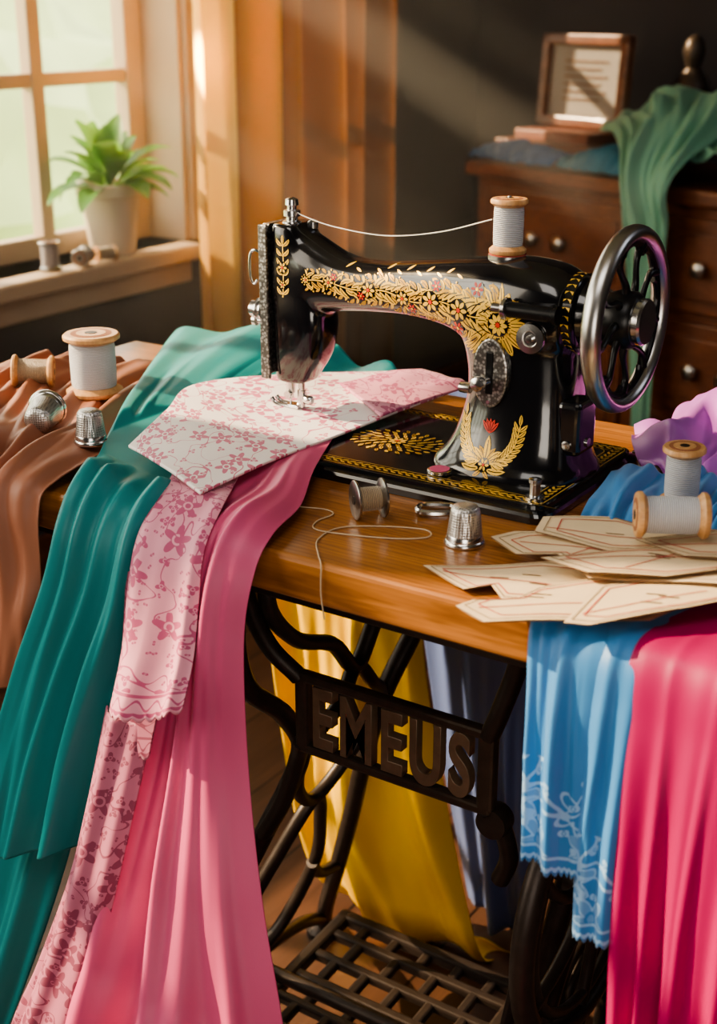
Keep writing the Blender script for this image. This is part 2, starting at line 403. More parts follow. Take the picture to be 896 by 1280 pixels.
# plant
pb=B(); px,py,pz=-2.02,2.115,.651; q=1.12
pb.lathe([(r*q,z*q) for r,z in [(.030,0),(.040,.001),(.043,.01),(.055,.105),(.060,.106),(.062,.108),(.062,.128),(.059,.131),(.055,.130),(.053,.115)]],m_pot,T(px,py,pz),48)
pb.lathe([(.0,.125),(.060,.126),(.0,.132)],m_soil,T(px,py,pz),24)
rg=random.Random(3)
for i in range(34):
    an=i*2.399+.3; el=rg.uniform(.25,1.35); Ln=rg.uniform(.12,.175); wd=rg.uniform(.020,.030)
    vs=[];fs=[];n=12; p=Vector((px,py,pz+.125)); dr=Vector((math.cos(an)*math.cos(el),math.sin(an)*math.cos(el),math.sin(el)))
    side_=Vector((-math.sin(an),math.cos(an),0))
    for k in range(n+1):
        t=k/n; w=wd*(math.sin(pi*min(1,max(0,(t-.2)/.8)))**.8) if t>.2 else .0015
        w=max(w,.0012); up=side_.cross(dr)
        vs+= [p-side_*w-up*w*.35,p.copy(),p+side_*w-up*w*.35]
        p=p+dr*(Ln/n); dr=(dr+Vector((0,0,-.17*t-.03))).normalized()
        if p.x<-2.085: p.x=-2.085
    for k in range(n):
        a=k*3; fs+=[(a,a+1,a+4,a+3),(a+1,a+2,a+5,a+4)]
    pb.add(vs,fs,m_leaf)
pb.obj('potted_plant')

def spool(name,loc,rot,r,h,mt,mw=m_spoolw,full=.8,metal=False):
    b=B(); fl=h*.10
    w=m_steeld if metal else mw
    b.lathe([(r*.22,-h/2),(r*.93,-h/2),(r,-h/2+fl*.3),(r,-h/2+fl*.8),(r*.8,-h/2+fl*1.4),(r*.5,-h/2+fl*1.8),(r*.5,h/2-fl*1.8),(r*.8,h/2-fl*1.4),(r,h/2-fl*.8),(r,h/2-fl*.3),(r*.93,h/2),(r*.22,h/2)],w)
    for s_ in (1,-1):
        X=R(0 if s_>0 else pi,'X')
        if not metal:
            b.lathe([(r*.72,h/2-.0005),(r*.72,h/2+.0003)],m_label,X,30); b.lathe([(r*.52,h/2-.0005),(r*.52,h/2+.0006)],w,X,30)
        b.lathe([(r*.22,h/2-.001),(r*.22,h/2+.0009)],m_iron,X,20)  # dark disc painted in for the shade inside the bore
    b.lathe([(r*.5,-h/2+fl*1.2),(r*full*.97,-h/2+fl*1.5),(r*full,-h/2+fl*2.2),(r*full*1.01,0),(r*full,h/2-fl*2.2),(r*full*.97,h/2-fl*1.5),(r*.5,h/2-fl*1.2)],mt)
    return b.obj(name,None,loc,rot)
spool('thread_spool',(-1.985,1.90,.651+.029),(0,0,0),.022,.055,m_thp,m_steeld)
spool('thread_spool',(-1.97,1.975,.651+.018),(pi/2,0,.5),.018,.05,m_thp,m_steeld)
spool('thread_spool',(-1.965,2.035,.651+.016),(pi/2,0,-.3),.016,.045,m_tht)

# ================================================================= CABINET
cab=empty('wooden_dresser',(-1.67,3.03,0)); ca_=-.332
CX=T(-1.67,3.03,0)@R(ca_,'Z')
b=B()
b.box(0.01,1.05,.015,.42,.05,.745,m_cab,.004,CX)
b.box(-.015,1.07,-.012,.43,.745,.78,m_cab,.008,CX)
b.box(0.0,1.06,.005,.425,0,.06,m_cab,.004,CX)
for (z0,z1) in ((.52,.72),(.30,.50),(.08,.28)):
    for a0,a1 in ((.05,.52),(.55,1.02)):
        b.box(a0,a1,.0,.03,z0,z1,m_cab,.005,CX); b.box(a0+.03,a1-.03,-.006,.01,z0+.03,z1-.03,m_cab,.004,CX)
b.obj('carcass',cab)
b=B()
for z in (.62,.40,.18):
    for a in (.24,.33,.74,.83):
        b.lathe([(.006,0),(.006,.012),(.016,.018),(.018,.026),(.012,.032),(0.001,.033)],m_steeld,CX@T(a,-.004,z)@R(pi/2,'X'),20)
b.obj('drawer_knobs',cab)
b=B(); b.box(-.03,.28,.12,.33,.781,.815,m_cab,.006,CX); b.box(-.04,.29,.11,.34,.815,.825,m_cab,.003,CX); b.box(.0,.25,.14,.32,.825,.85,basic('book_cover',(.20,.07,.04),.5),.004,CX); b.obj('wooden_box')
b=B(); FX=CX@T(.01,.24,.853)@R(-.07,'X')
fw,fh=.262,.220; fb=.026
for q in ((-fb,fw,0,fb),(-fb,fw,fh-fb,fh),(-fb,0.0,0,fh),(fw-fb,fw,0,fh)): b.box(q[0],q[1],-.014,.012,q[2],q[3],m_cab,.005,FX)
b.box(-.005,fw-fb+.005,.002,.008,.01,fh-.01,m_canvas,0,FX)
for i in range(6): b.box(.05,.19-.02*(i%2),-.001,.0025,.155-i*.018,.159-i*.018,m_brn_ink,0,FX)
b.obj('picture_frame')
b=B(); b.lathe([(.03,0),(.032,.01),(.018,.03),(.03,.07),(.042,.11),(.03,.15),(.014,.175),(.018,.19),(.022,.205),(.016,.225),(.004,.235)],m_bronze,CX@T(.36,.37,.781)@Matrix.Scale(1.25,4),28); b.obj('bronze_vase')
b=B(); FX=CX@T(.52,.39,.783)@R(-.06,'X')
for q in ((0,.34,0,.03),(0,.34,.42,.45),(0,.03,0,.45),(.31,.34,0,.45)): b.box(q[0],q[1],-.012,.012,q[2],q[3],m_cab,.004,FX)
b.box(.02,.32,-.002,.004,.02,.43,basic('dark_canvas',(.13,.11,.10),.8,0,.4,6),0,FX); b.obj('picture_frame')
def cpt(a,bb,z): return tuple(CX@Vector((a,bb,z)))
G=cloth([[cpt(-.01,.0,.786),cpt(-.005,.02,.80),cpt(0,.06,.805),cpt(.02,.10,.79)],[cpt(.12,-.004,.786),cpt(.125,.02,.815),cpt(.13,.06,.82),cpt(.13,.10,.79)],[cpt(.27,.0,.786),cpt(.28,.02,.80),cpt(.28,.06,.805),cpt(.28,.10,.79)]],80,40,3,(.004,.006),wr=.008,wf=(6,2),seed=2,up=(0,0,1))
cloth_obj('folded_navy_cloth',[G],[m_navy])
G=cloth([[cpt(.295,.0,.786),cpt(.30,.02,.80),cpt(.30,.1,.80),cpt(.32,.2,.79)],[cpt(.40,-.004,.786),cpt(.41,.02,.83),cpt(.42,.1,.83),cpt(.42,.2,.80)],[cpt(.50,.0,.786),cpt(.51,.02,.80),cpt(.52,.1,.81),cpt(.52,.2,.80)]],70,40,3,(.004,.006),wr=.010,wf=(4,2),seed=8,up=(0,0,1))
cloth_obj('folded_teal_cloth',[G],[satin('dark_teal_cloth',(.02,.15,.24),.7,.3)])
G=cloth([[cpt(.24,.22,.86),cpt(.32,.12,.85),cpt(.44,.04,.85),cpt(.55,-.045,.79),cpt(.58,-.06,.70),cpt(.60,-.06,.50),cpt(.625,-.06,.25)],
         [cpt(.38,.28,.93),cpt(.46,.18,.92),cpt(.56,.06,.88),cpt(.61,-.05,.80),cpt(.64,-.065,.70),cpt(.645,-.065,.50),cpt(.65,-.065,.22)],
         [cpt(.62,.30,.90),cpt(.65,.20,.90),cpt(.67,.08,.86),cpt(.68,-.045,.79),cpt(.69,-.06,.70),cpt(.68,-.06,.50),cpt(.675,-.06,.25)]],90,150,6,(.014,.024,.024,.014,.010,.008),wr=.016,wf=(5,3),seed=5,wamp=(1,1,.6,.2,.1,.1),drift=.3)
G2=cloth([[cpt(.45,.3,.80),cpt(.5,.15,.82),cpt(.6,.02,.79)],[cpt(.65,.3,.90),cpt(.7,.2,.89),cpt(.75,.03,.83)],[cpt(.9,.3,.80),cpt(.95,.2,.83),cpt(.95,.03,.79)]],90,60,4,(.01,.02),wr=.018,wf=(4,3),seed=6,up=(0,0,1))
cloth_obj('sage_scarf',[G,G2],[m_green])

# ================================================================= TABLE
tab=empty('treadle_sewing_table',(-.65,1.0,0))
TZ=.75
b=B(); b.box(-1.16,.05,.778,1.245,.713,TZ,m_table,.005,seg=3); b.obj('tabletop',tab)
b=B(); b.box(-1.10,-.0,.83,.845,.68,.7125,m_iron,.002); b.box(-1.10,-.0,1.19,1.205,.68,.7125,m_iron,.002); b.obj('apron_rails',tab)
def xl(z): return -.672-.185*max(0,(.5-z)/.5)
def xr(z): return -.405-.05*max(0,(.5-z)/.5)
def side(name,xf,y0,sc):
    b=B(); r=.0078
    def Y(y): return y0+(y-.835)*sc
    def c(pts,r=r,closed=False): b.tube([(xf(z),Y(y),z) for y,z in pts],r,m_iron,10,8,1.15,closed,axis=(1,0,0))
    c([(.835,.712),(.812,.65),(.825,.585),(.88,.53),(.925,.46),(.905,.36),(.875,.26),(.85,.16),(.84,.07),(.83,.01)],.0095)
    c([(1.165,.712),(1.188,.65),(1.175,.585),(1.12,.53),(1.075,.46),(1.095,.36),(1.125,.26),(1.15,.16),(1.17,.07),(1.20,.01)],.0095)
    c([(.87,.708),(.86,.65),(.90,.60),(.96,.57),(1.0,.53),(1.04,.57),(1.10,.60),(1.14,.65),(1.13,.708)])
    c([(.93,.46),(.97,.50),(1.0,.53),(1.03,.50),(1.07,.46),(1.05,.40),(1.0,.36),(.95,.40)],.007,True)
    c([(1.0,.36),(.96,.30),(.93,.22),(.95,.14),(1.0,.11),(1.05,.14),(1.07,.22),(1.04,.30)],.007,True)
    c([(.85,.16),(.90,.18),(.935,.22)],.007); c([(1.15,.16),(1.10,.18),(1.065,.22)],.007)
    c([(.835,.05),(.90,.09),(1.0,.11),(1.10,.09),(1.17,.05)],.008)
    c([(.95,.66),(1.0,.63),(1.05,.66),(1.0,.69)],.006,True)
    b.box(xf(.7)-.015,xf(.7)+.015,Y(.81),Y(1.19),.703,.7125,m_iron,.002)
    for y in (.83,1.20): b.lathe([(.022,0),(.022,.008),(.012,.018)],m_iron,T(xf(0),Y(y),0.001),20)
    return b.obj(name,tab)
side('side_frame_1',xl,.845,1.0); side('side_frame_2',xr,.905,.80)
b=B(); yb=.885
xA,xB,zA,zB=-.640,-.462,.508,.582
for (x0,x1,z0,z1) in ((xA-.010,xB+.012,zB-.006,zB+.004),(xA-.010,xB+.012,zA-.004,zA+.006),(xA-.012,xA+.002,zA,zB),(xB-.002,xB+.014,zA,zB)):
    b.box(x0,x1,yb-.006,yb+.006,z0,z1,m_ironl,.003)
def cv(pts,r=.010): b.tube(pts,r,m_iron,10,8)
cv([(-.690,.86,.705),(-.690,.862,.66),(-.675,.872,.61),(-.650,yb,.578)],.0085)
cv([(xB+.006,yb,.578),(-.448,yb,.60),(-.437,.89,.64),(-.425,.89,.69),(-.41,.90,.712)],.0085)
cv([(xB+.006,yb,.510),(-.450,.90,.49),(-.445,.91,.45),(-.455,.915,.42)],.0085)
b.lathe([(.001,-.010),(.014,-.009),(.016,0),(.014,.009),(.001,.010)],m_iron,T(xB+.012,yb+.005,.497)@R(pi/2,'X'),20)
cv([(-.648,yb,.512),(-.665,.90,.48),(-.69,.91,.42),(-.735,.92,.34),(-.77,.94,.25),(-.80,.97,.15),(-.84,.99,.02)],.0085)
b.tube([(xl(.15),1.0,.115),(xr(.15),1.0,.115)],.008,m_iron,12,2)
b.obj('crossbar_frame',tab)
fc=bpy.data.curves.new('letters','FONT'); fc.body='EMEUS'; fc.size=.066; fc.extrude=.0045; fc.offset=.0010; fc.bevel_depth=.0008; fc.space_character=1.22; fc.align_x='CENTER'
fo=bpy.data.objects.new('tmp',fc); COL.objects.link(fo); bpy.context.view_layer.update()
me=bpy.data.meshes.new_from_object(fo.evaluated_get(bpy.context.evaluated_depsgraph_get())); bpy.data.objects.remove(fo)
xs=[v.co.x for v in me.vertices]; ys=[v.co.y for v in me.vertices]
sx=(xB-xA-.016)/(max(xs)-min(xs)); sz=(zB-zA-.011)/(max(ys)-min(ys))
me.transform(Matrix.Translation(((xA+xB)/2-(max(xs)+min(xs))/2*sx,yb,zA+.0055-min(ys)*sz))@Matrix(((sx,0,0,0),(0,0,-1,0),(0,sz,0,0),(0,0,0,1))))
me.materials.clear(); me.materials.append(m_letter); lo=bpy.data.objects.new('crossbar_letters',me); COL.objects.link(lo); lo.parent=tab; lo.location=-tab.location
b=B(); tx0,tx1,ty0,ty1=-.79,-.53,.925,1.160
TX=T((tx0+tx1)/2,(ty0+ty1)/2,.085)@R(.06,'X'); hx=(tx1-tx0)/2; hy=(ty1-ty0)/2
for q in ((-hx,hx,-hy,-hy+.016),(-hx,hx,hy-.016,hy),(-hx,-hx+.016,-hy,hy),(hx-.016,hx,-hy,hy)): b.box(*q,-.008,.008,m_iron,.004,TX)
rows=6
for i in range(1,rows):
    y=-hy+2*hy*i/rows; b.box(-hx+.005,hx-.005,y-.006,y+.006,-.006,.006,m_iron,.003,TX)
for i in range(rows):
    y0=-hy+2*hy*i/rows; n=4+(i%2)
    for k in range(1,n+1):
        x=-hx+2*hx*k/(n+1); b.box(x-.006,x+.006,y0,y0+2*hy/rows,-.0055,.0055,m_iron,.003,TX)
b.tube([(xl(.1),1.045,.07),(xr(.1),1.045,.07)],.007,m_iron,10,2)
b.tube([(-.50,1.0,.09),(-.46,.96,.25),(-.43,.95,.42)],.006,m_iron,8,6)
b.obj('treadle_pedal',tab)
b=B(); WX=T(-.385,.955,.42)@R(pi/2,'Y'); rw=.135
ci=[2*pi*i/24 for i in range(24)]
b.tube([(rw*math.cos(t),rw*math.sin(t),0) for t in ci],.009,m_iron,12,4,1.2,True,X=WX)
b.tube([(rw*.86*math.cos(t),rw*.86*math.sin(t),0) for t in ci],.005,m_iron,10,4,1.2,True,X=WX)
for i in range(6):
    a=i*pi/3; b.tube([(r*math.cos(a+o),r*math.sin(a+o),0) for r,o in ((.018,0),(.05,.22),(.085,.1),(.128,-.05))],.006,m_iron,10,6,1,X=WX)
b.lathe([(.001,-.02),(.02,-.02),(.024,-.01),(.024,.01),(.02,.02),(.001,.02)],m_iron,WX,24)
b.tube([(-.43,.955,.42),(-.345,.955,.42)],.008,m_iron,12,2)
for k in range(3):
    rr_=.05-.016*k; cx=T(-.46,1.12,.16)@R(pi/2,'Y')
    b.tube([(rr_*math.cos(t),rr_*math.sin(t),.004*k) for t in ci],.006,m_iron,10,3,1,True,X=cx)
b.tube([(-.46,1.12,.11),(-.46,1.12,.01)],.009,m_iron,8,2)
b.obj('belt_wheel',tab)

# ================================================================= SEWING MACHINE
mac=empty('sewing_machine',(-.62,1.04,.762)); YC=1.04; BZ=.764
b=B()
def rr(x0,x1,y0,y1,r,n=6):
    o=[]
    for cx,cy,a in ((x1-r,y1-r,0),(x0+r,y1-r,pi/2),(x0+r,y0+r,pi),(x1-r,y0+r,3*pi/2)):
        for k in range(n+1): t=a+pi/2*k/n; o.append((cx+r*math.cos(t),cy+r*math.sin(t)))
    return o
bx0,bx1,by0,by1=-.84,-.440,.938,1.140
layers=[(0,.7505),(0,.756),(.0015,.7585),(.004,.7595),(.006,.7605),(.0065,.7635),(.008,.764)]
vs=[];fs=[];n0=len(rr(0,1,0,1,.1))
for ins,z in layers: vs+=[(x,y,z) for x,y in rr(bx0+ins,bx1-ins,by0+ins,by1-ins,.014)]
for j in range(len(layers)-1):
    for i in range(n0): a=j*n0+i;c=j*n0+(i+1)%n0; fs.append((a,c,c+n0,a+n0))
fs.append(tuple(range((len(layers)-1)*n0,len(layers)*n0))); b.add(vs,fs,m_black,smooth=False)
b.obj('bed_plate',mac)
def ring(c,hx_,hy_,plane,e=2.6,n=36):
    o=[]
    for k in range(n):
        t=2*pi*k/n; a=math.copysign(abs(math.cos(t))**(2/e),math.cos(t))*hx_; d=math.copysign(abs(math.sin(t))**(2/e),math.sin(t))*hy_
        o.append((c[0]+a,c[1]+d,c[2]) if plane=='XY' else (c[0],c[1]+a,c[2]+d))
    return o
def loft(bb,secs,m,n=36):
    vs=[];fs=[]
    for s in secs: vs+=s
    L=len(secs)
    for j in range(L-1):
        for i in range(n): a=j*n+i;c=j*n+(i+1)%n; fs.append((a,c,c+n,a+n))
    fs.append(tuple(range(n))[::-1]); fs.append(tuple(range((L-1)*n,L*n))); bb.add(vs,fs,m)
def smooth_tab(tab_,n=40):
    P=[np.array(t,float) for t in tab_]; return [crn(P,t) for t in np.linspace(0,len(P)-1,n)]
b=B()
arm=[(-.775,.855,.954,.0225),(-.755,.862,.955,.024),(-.735,.872,.946,.025),(-.70,.879,.931,.0235),(-.66,.883,.929,.0235),(-.62,.884,.934,.026),(-.58,.878,.940,.031),(-.55,.862,.944,.036),(-.515,.855,.947,.040),(-.485,.862,.943,.040),(-.468,.872,.934,.036)]
loft(b,[ring((t[0],YC,(t[1]+t[2])/2),t[3],(t[2]-t[1])/2,'YZ',2.7) for t in smooth_tab(arm)],m_black)
head=[(.804,-.776,-.742,.019),(.812,-.777,-.738,.021),(.835,-.777,-.724,.024),(.865,-.777,-.719,.0255),(.895,-.777,-.725,.0245),(.93,-.777,-.734,.024),(.950,-.777,-.744,.0235),(.956,-.775,-.748,.022)]
loft(b,[ring(((t[1]+t[2])/2,YC,t[0]),(t[2]-t[1])/2,t[3],'XY',3.2) for t in smooth_tab(head)],m_black)
pil=[(.760,-.592,-.446,.060),(.768,-.590,-.448,.058),(.776,-.582,-.452,.052),(.795,-.572,-.456,.045),(.825,-.563,-.460,.040),(.855,-.564,-.462,.038),(.885,-.575,-.464,.038),(.905,-.59,-.466,.037),(.93,-.575,-.47,.034)]
loft(b,[ring(((t[1]+t[2])/2,YC,t[0]),(t[2]-t[1])/2,t[3],'XY',2.8) for t in smooth_tab(pil)],m_black)
b.lathe([(.030,-.475),(.030,-.462),(.026,-.452),(.022,-.44)],m_black,T(0,YC,.905)@R(pi/2,'Y'),36)
raw=b.obj('raw')
md=raw.modifiers.new('r','REMESH'); md.mode='VOXEL'; md.voxel_size=.0021
md=raw.modifiers.new('s','SMOOTH'); md.factor=.5; md.iterations=22
bpy.context.view_layer.update()
me=bpy.data.meshes.new_from_object(raw.evaluated_get(bpy.context.evaluated_depsgraph_get())); bpy.data.objects.remove(raw)
for p in me.polygons: p.use_smooth=True; p.material_index=0
me.materials.clear(); me.materials.append(m_black)
body=bpy.data.objects.new('arm_and_pillar',me); COL.objects.link(body); body.parent=mac; body.location=-mac.location
bvh=BVHTree.FromPolygons([v.co.copy() for v in me.vertices],[tuple(p.vertices) for p in me.polygons])
def front(x,z,off=.0005):
    h=bvh.ray_cast(Vector((x,.85,z)),Vector((0,1,0)))
    return Vector((x,h[0].y-off,z)) if h[0] is not None and h[0].y<1.07 else None
def topb(x,y,off=.0005): return Vector((x,y,BZ+off))
class Decal:
    def __init__(s,pr): s.b=B(); s.pr=pr
    def poly(s,pts,m,c=None,lift=0):
        c=c or (sum(p[0] for p in pts)/len(pts),sum(p[1] for p in pts)/len(pts))
        o=.0005+lift
        q=[s.pr(*p,o) for p in [c]+[((p[0]+c[0])/2,(p[1]+c[1])/2) for p in pts]+list(pts)]
        if any(x is None for x in q): return
        n=len(pts); fs=[(0,1+i,1+(i+1)%n) for i in range(n)]+[(1+i,1+n+i,1+n+(i+1)%n,1+(i+1)%n) for i in range(n)]
        s.b.add(q,fs,m,smooth=True)
    def leaf(s,x,y,a,L,w,m=m_gold,curl=0,lift=0):
        n=6; cs=[]
        for k in range(n+1):
            t=k/n; aa=a+curl*t; cs.append((x,y,aa,w*math.sin(pi*t)**.75)); x+=math.cos(aa)*L/n; y+=math.sin(aa)*L/n
        pts=[(c[0]-math.sin(c[2])*c[3]/2,c[1]+math.cos(c[2])*c[3]/2) for c in cs]+[(c[0]+math.sin(c[2])*c[3]/2,c[1]-math.cos(c[2])*c[3]/2) for c in cs[-2:0:-1]]
        s.poly(pts,m,lift=lift)
        if L>.0085: s.strip([(cs[1][0],cs[1][1]),(cs[3][0],cs[3][1]),(cs[5][0],cs[5][1])],w*.13,m_black,lift+.0002)
    def disc(s,x,y,r,m,n=12,lift=.0003): s.poly([(x+r*math.cos(2*pi*i/n),y+r*math.sin(2*pi*i/n)) for i in range(n)],m,lift=lift)
    def flower(s,x,y,r,n=6,m=m_gold,c=m_red,back=True):
        if back: s.disc(x,y,r*1.12,m_black,16,.0003)
        for i in range(n):
            a=2*pi*i/n; s.leaf(x+.25*r*math.cos(a),y+.25*r*math.sin(a),a,r*.8,r*.42,m,0,.0005)
        s.disc(x,y,r*.24,c,10,.0008)
    def strip(s,pts,w,m=m_gold,lift=0):
        P=cr([(p[0],p[1],0) for p in pts],6)
        for i in range(len(P)-1):
            d=(P[i+1]-P[i]); l=d.length
            if l<1e-7: continue
            nx,ny=-d.y/l*w/2,d.x/l*w/2; o=.0005+lift
            q=[s.pr(P[i].x+nx,P[i].y+ny,o),s.pr(P[i].x-nx,P[i].y-ny,o),s.pr(P[i+1].x-nx,P[i+1].y-ny,o),s.pr(P[i+1].x+nx,P[i+1].y+ny,o)]
            if any(k is None for k in q): continue
            s.b.add(q,[(0,1,2,3)],m)
D=Decal(front)
xa_,xe=-.730,-.520
NN=34
random.seed(5)
stem=[]
for i in range(NN+1):
    t=i/NN; x=xa_+(xe-xa_)*t; z=.9085-.008*t+.0028*math.sin(t*20)*(0.4+t); stem.append((x,z))
D.strip(stem[::2],.0012)
for i in range(NN):
    t=i/NN; x,z=stem[i]; sgn=1 if i%2 else -1
    h=.0105+.0155*t**1.1
    for s_ in (1,-1):
        D.leaf(x,z+s_*.001,s_*(random.uniform(.7,1.2)),h*random.uniform(.85,1.15),h*.33,m_gold if random.random()>.25 else m_goldd,-s_*1.1)
    D.leaf(x+.003,z+sgn*h*.62,sgn*2.2,h*.55,h*.24,m_goldd,sgn*.8)
    D.leaf(x+.001,z-sgn*h*.45,-sgn*1.6,h*.5,h*.20,m_gold,-sgn*.9)
    D.disc(x+.002,z-sgn*h*.95,.0009,m_gold,8)
for t,r in ((.0,.0035),(.14,.0050),(.34,.0070),(.5,.0062),(.66,.0088),(.82,.009)):
    x,z=stem[int(t*NN)]; D.flower(x,z,r,7)
    for i in range(10): a=2*pi*i/10; D.disc(x+r*1.35*math.cos(a),z+r*1.35*math.sin(a),.0007,m_gold,6)
for x,z,r in ((-.565,.885,.0062),(-.588,.919,.0048),(-.615,.895,.0045),(-.545,.922,.0062),(-.67,.900,.004),(-.700,.914,.0035)): D.flower(x,z,r,6,m_red,m_gold)
cx,cz=-.522,.895
for i in range(15):
    a=-1.35+2.7*i/14; D.leaf(cx+.010*math.cos(a),cz+.010*math.sin(a),a,.019,.0046,m_gold,.3*(1 if i%2 else -1))
for i in range(11):
    a=1.45+2.6*i/10; D.leaf(cx+.010*math.cos(a),cz+.010*math.sin(a),a,.025 if abs(a-2.75)>.6 else .012,.0046,m_goldd if i%2 else m_gold,.4)
for i in range(11): D.leaf(cx-.002*i,cz-.012,-1.1-.13*i,.022,.0038,m_gold,-.5)
D.flower(cx,cz,.0092,9)
for i in range(14): a=2*pi*i/14; D.disc(cx+.0118*math.cos(a),cz+.0118*math.sin(a),.0009,m_gold,8)
for i in range(12): x=-.69+i*.011; D.leaf(x,.9235+.0007*i,.1+.5*(-1)**i,.008,.002)
hx_,hz=-.757,.917
for i in range(6):
    for s_ in (1,-1): D.leaf(hx_,hz+.020-.009*i,pi/2-s_*1.3,.010,.0036,m_gold,s_*1.2)
D.strip([(hx_,hz-.028),(hx_+.001,hz),(hx_,hz+.026)],.0012); D.flower(hx_,hz,.0052); D.leaf(hx_,hz+.021,pi/2,.009,.003); D.flower(hx_,hz-.016,.0036)
cx,cz=-.524,.783
for s_ in (1,-1):
    P=[(cx,cz-.008),(cx+s_*.013,cz-.004),(cx+s_*.024,cz+.009),(cx+s_*.028,cz+.028)]
    D.strip(P,.0012)
    Q=cr([(p[0],p[1],0) for p in P],4)
    for k in range(2,len(Q)-1,1):
        q=Q[k]; an=math.atan2(Q[k+1].y-Q[k-1].y,Q[k+1].x-Q[k-1].x)
        for e in (1,-1): D.leaf(q.x,q.y,an+e*.85,.0100,.0034,m_gold,-e*.5)
    D.leaf(Q[-1].x,Q[-1].y,pi/2,.010,.0034)
    for k in range(4): D.leaf(cx+s_*.001*k,cz-.006,pi/2-s_*(.38+.30*k),.015+.0015*k,.0042,m_gold if k%2 else m_goldd,-s_*.5)
    D.leaf(cx+s_*.003,cz-.011,pi/2-s_*1.75,.019,.0048,m_gold,s_*.5)
    D.leaf(cx+s_*.001,cz-.012,-pi/2+s_*.7,.009,.0035,m_goldd,s_*.4)
D.leaf(cx,cz-.006,pi/2,.022,.006); D.flower(cx,cz-.008,.005)
for a in (-.65,-.3,0,.3,.65): D.leaf(cx,cz+.018,pi/2+a,.013,.0036,m_red,0,.0006)
D.b.obj('gold_floral_decal',mac)
D=Decal(topb)
def border(ins,w,m=m_gold):
    p=rr(bx0+ins,bx1-ins,by0+ins,by1-ins,.010); D.strip(p+[p[0]],w,m)
border(.0105,.0009); border(.0245,.0007)
def runleaf(xs_,ys_,xe_,ye_):
    L=math.hypot(xe_-xs_,ye_-ys_); n=int(L/.0075); a=math.atan2(ye_-ys_,xe_-xs_)
    for i in range(n):
        t=(i+.5)/n; x=xs_+(xe_-xs_)*t; y=ys_+(ye_-ys_)*t
        D.leaf(x,y,a+.8,.0080,.0026,m_gold,-.9); D.leaf(x,y,a-.8,.0080,.0026,m_gold,.9)
        D.disc(x,y,.0011,m_gold,8)
i_=.0175
runleaf(bx0+i_,by0+i_,bx1-i_,by0+i_); runleaf(bx0+i_,by1-i_,bx1-i_,by1-i_); runleaf(bx1-i_,by0+i_,bx1-i_,by1-i_)
cx,cy=-.638,1.030
for kx,n,L in ((.010,10,.010),(.019,16,.010),(.029,22,.010),(.040,26,.008)):
    for i in range(n):
        a=2*pi*i/n; x=cx+kx*math.cos(a); y=cy+kx*.68*math.sin(a); D.leaf(x,y,a+.3,L*(.9+.2*(i%2)),.0038,m_gold if (i+n)%3 else m_goldd,.6)
D.flower(cx,cy,.009,8)
D.b.obj('gold_bed_decal',mac)
b=B()
fp=[(1.018,.812),(1.062,.812),(1.064,.948),(1.058,.955),(1.022,.955),(1.016,.948)]
vs=[(-.783,y,z) for y,z in fp]+[(-.7765,y,z) for y,z in fp]; n=6
b.add(vs,[tuple(range(n)),tuple(range(n,2*n))]+[(i,(i+1)%n,n+(i+1)%n,n+i) for i in range(n)],m_engr,smooth=False)
b.box(-.783,-.773,1.0125,1.0165,.808,.955,m_engr,.001)
b.obj('face_plate',mac)
b=B()
NX,NY=-.768,1.04
b.lathe([(.0045,.790),(.0045,.806)],m_steel,T(NX,NY,0),20); b.lathe([(.0032,.785),(.0032,.81)],m_steel,T(NX,NY,0),20)
b.lathe([(.0008,.766),(.001,.775),(.001,.787)],m_steel,T(NX,NY,0),10)
b.lathe([(.0032,.776),(.0032,.812)],m_steel,T(NX+.012,NY+.002,0),16)
b.lathe([(.0045,.783),(.0045,.793)],m_steel,T(NX+.012,NY+.002,0),16)
b.lathe([(.003,0),(.0045,.002),(.0045,.008),(.003,.010)],m_steel,T(NX+.016,NY,.785)@R(pi/2,'Y'),16)
b.lathe([(.003,0),(.004,.002),(.004,.006)],m_steel,T(NX+.002,NY-.003,.789)@R(pi/2,'X'),16)
b.tube([(NX+.012,NY+.002,.780),(NX+.008,NY,.776),(NX+.002,NY-.003,.775)],.003,m_steel,8,6)
for dy in (-.004,.004): b.tube([(NX-.018,NY+dy*1.0-.004,.7835),(NX-.013,NY+dy-.003,.7785),(NX,NY+dy-.001,.777),(NX+.012,NY+dy,.777)],.0022,m_steel,8,5,.8)
b.box(NX-.004,NX+.012,NY-.006,NY+.006,.7765,.779,m_steel,.001)
b.obj('needle_and_presser_foot',mac)
b=B()
b.lathe([(.009,.953),(.009,.957),(.0055,.958),(.0055,.961),(.008,.962),(.008,.967),(.0045,.968),(.0045,.971),(.0065,.972),(.006,.977),(.002,.979)],m_steel,T(-.760,YC-.004,0),24)
b.lathe([(.005,.950),(.005,.956),(.002,.958)],m_steeld,T(-.746,YC+.010,0),16)
TX=T(-.782,1.026,.872)@R(-pi/2,'Y')
b.lathe([(.004,0),(.004,.003),(.011,.004),(.011,.006),(.005,.007),(.0115,.009),(.0115,.011),(.005,.012),(.008,.014),(.008,.019),(.004,.020),(.003,.023)],m_steel,TX,28)
b.lathe([(.003,0),(.003,.01),(.0055,.011),(.0055,.015)],m_steel,T(-.782,1.022,.862)@R(-pi/2,'Y'),16)
b.tube([(-.780,1.020,.925),(-.790,1.017,.93),(-.796,1.017,.924),(-.796,1.017,.905),(-.792,1.017,.898),(-.788,1.017,.902)],.0013,m_steel,8,6)
cx,cz=-.527,.853
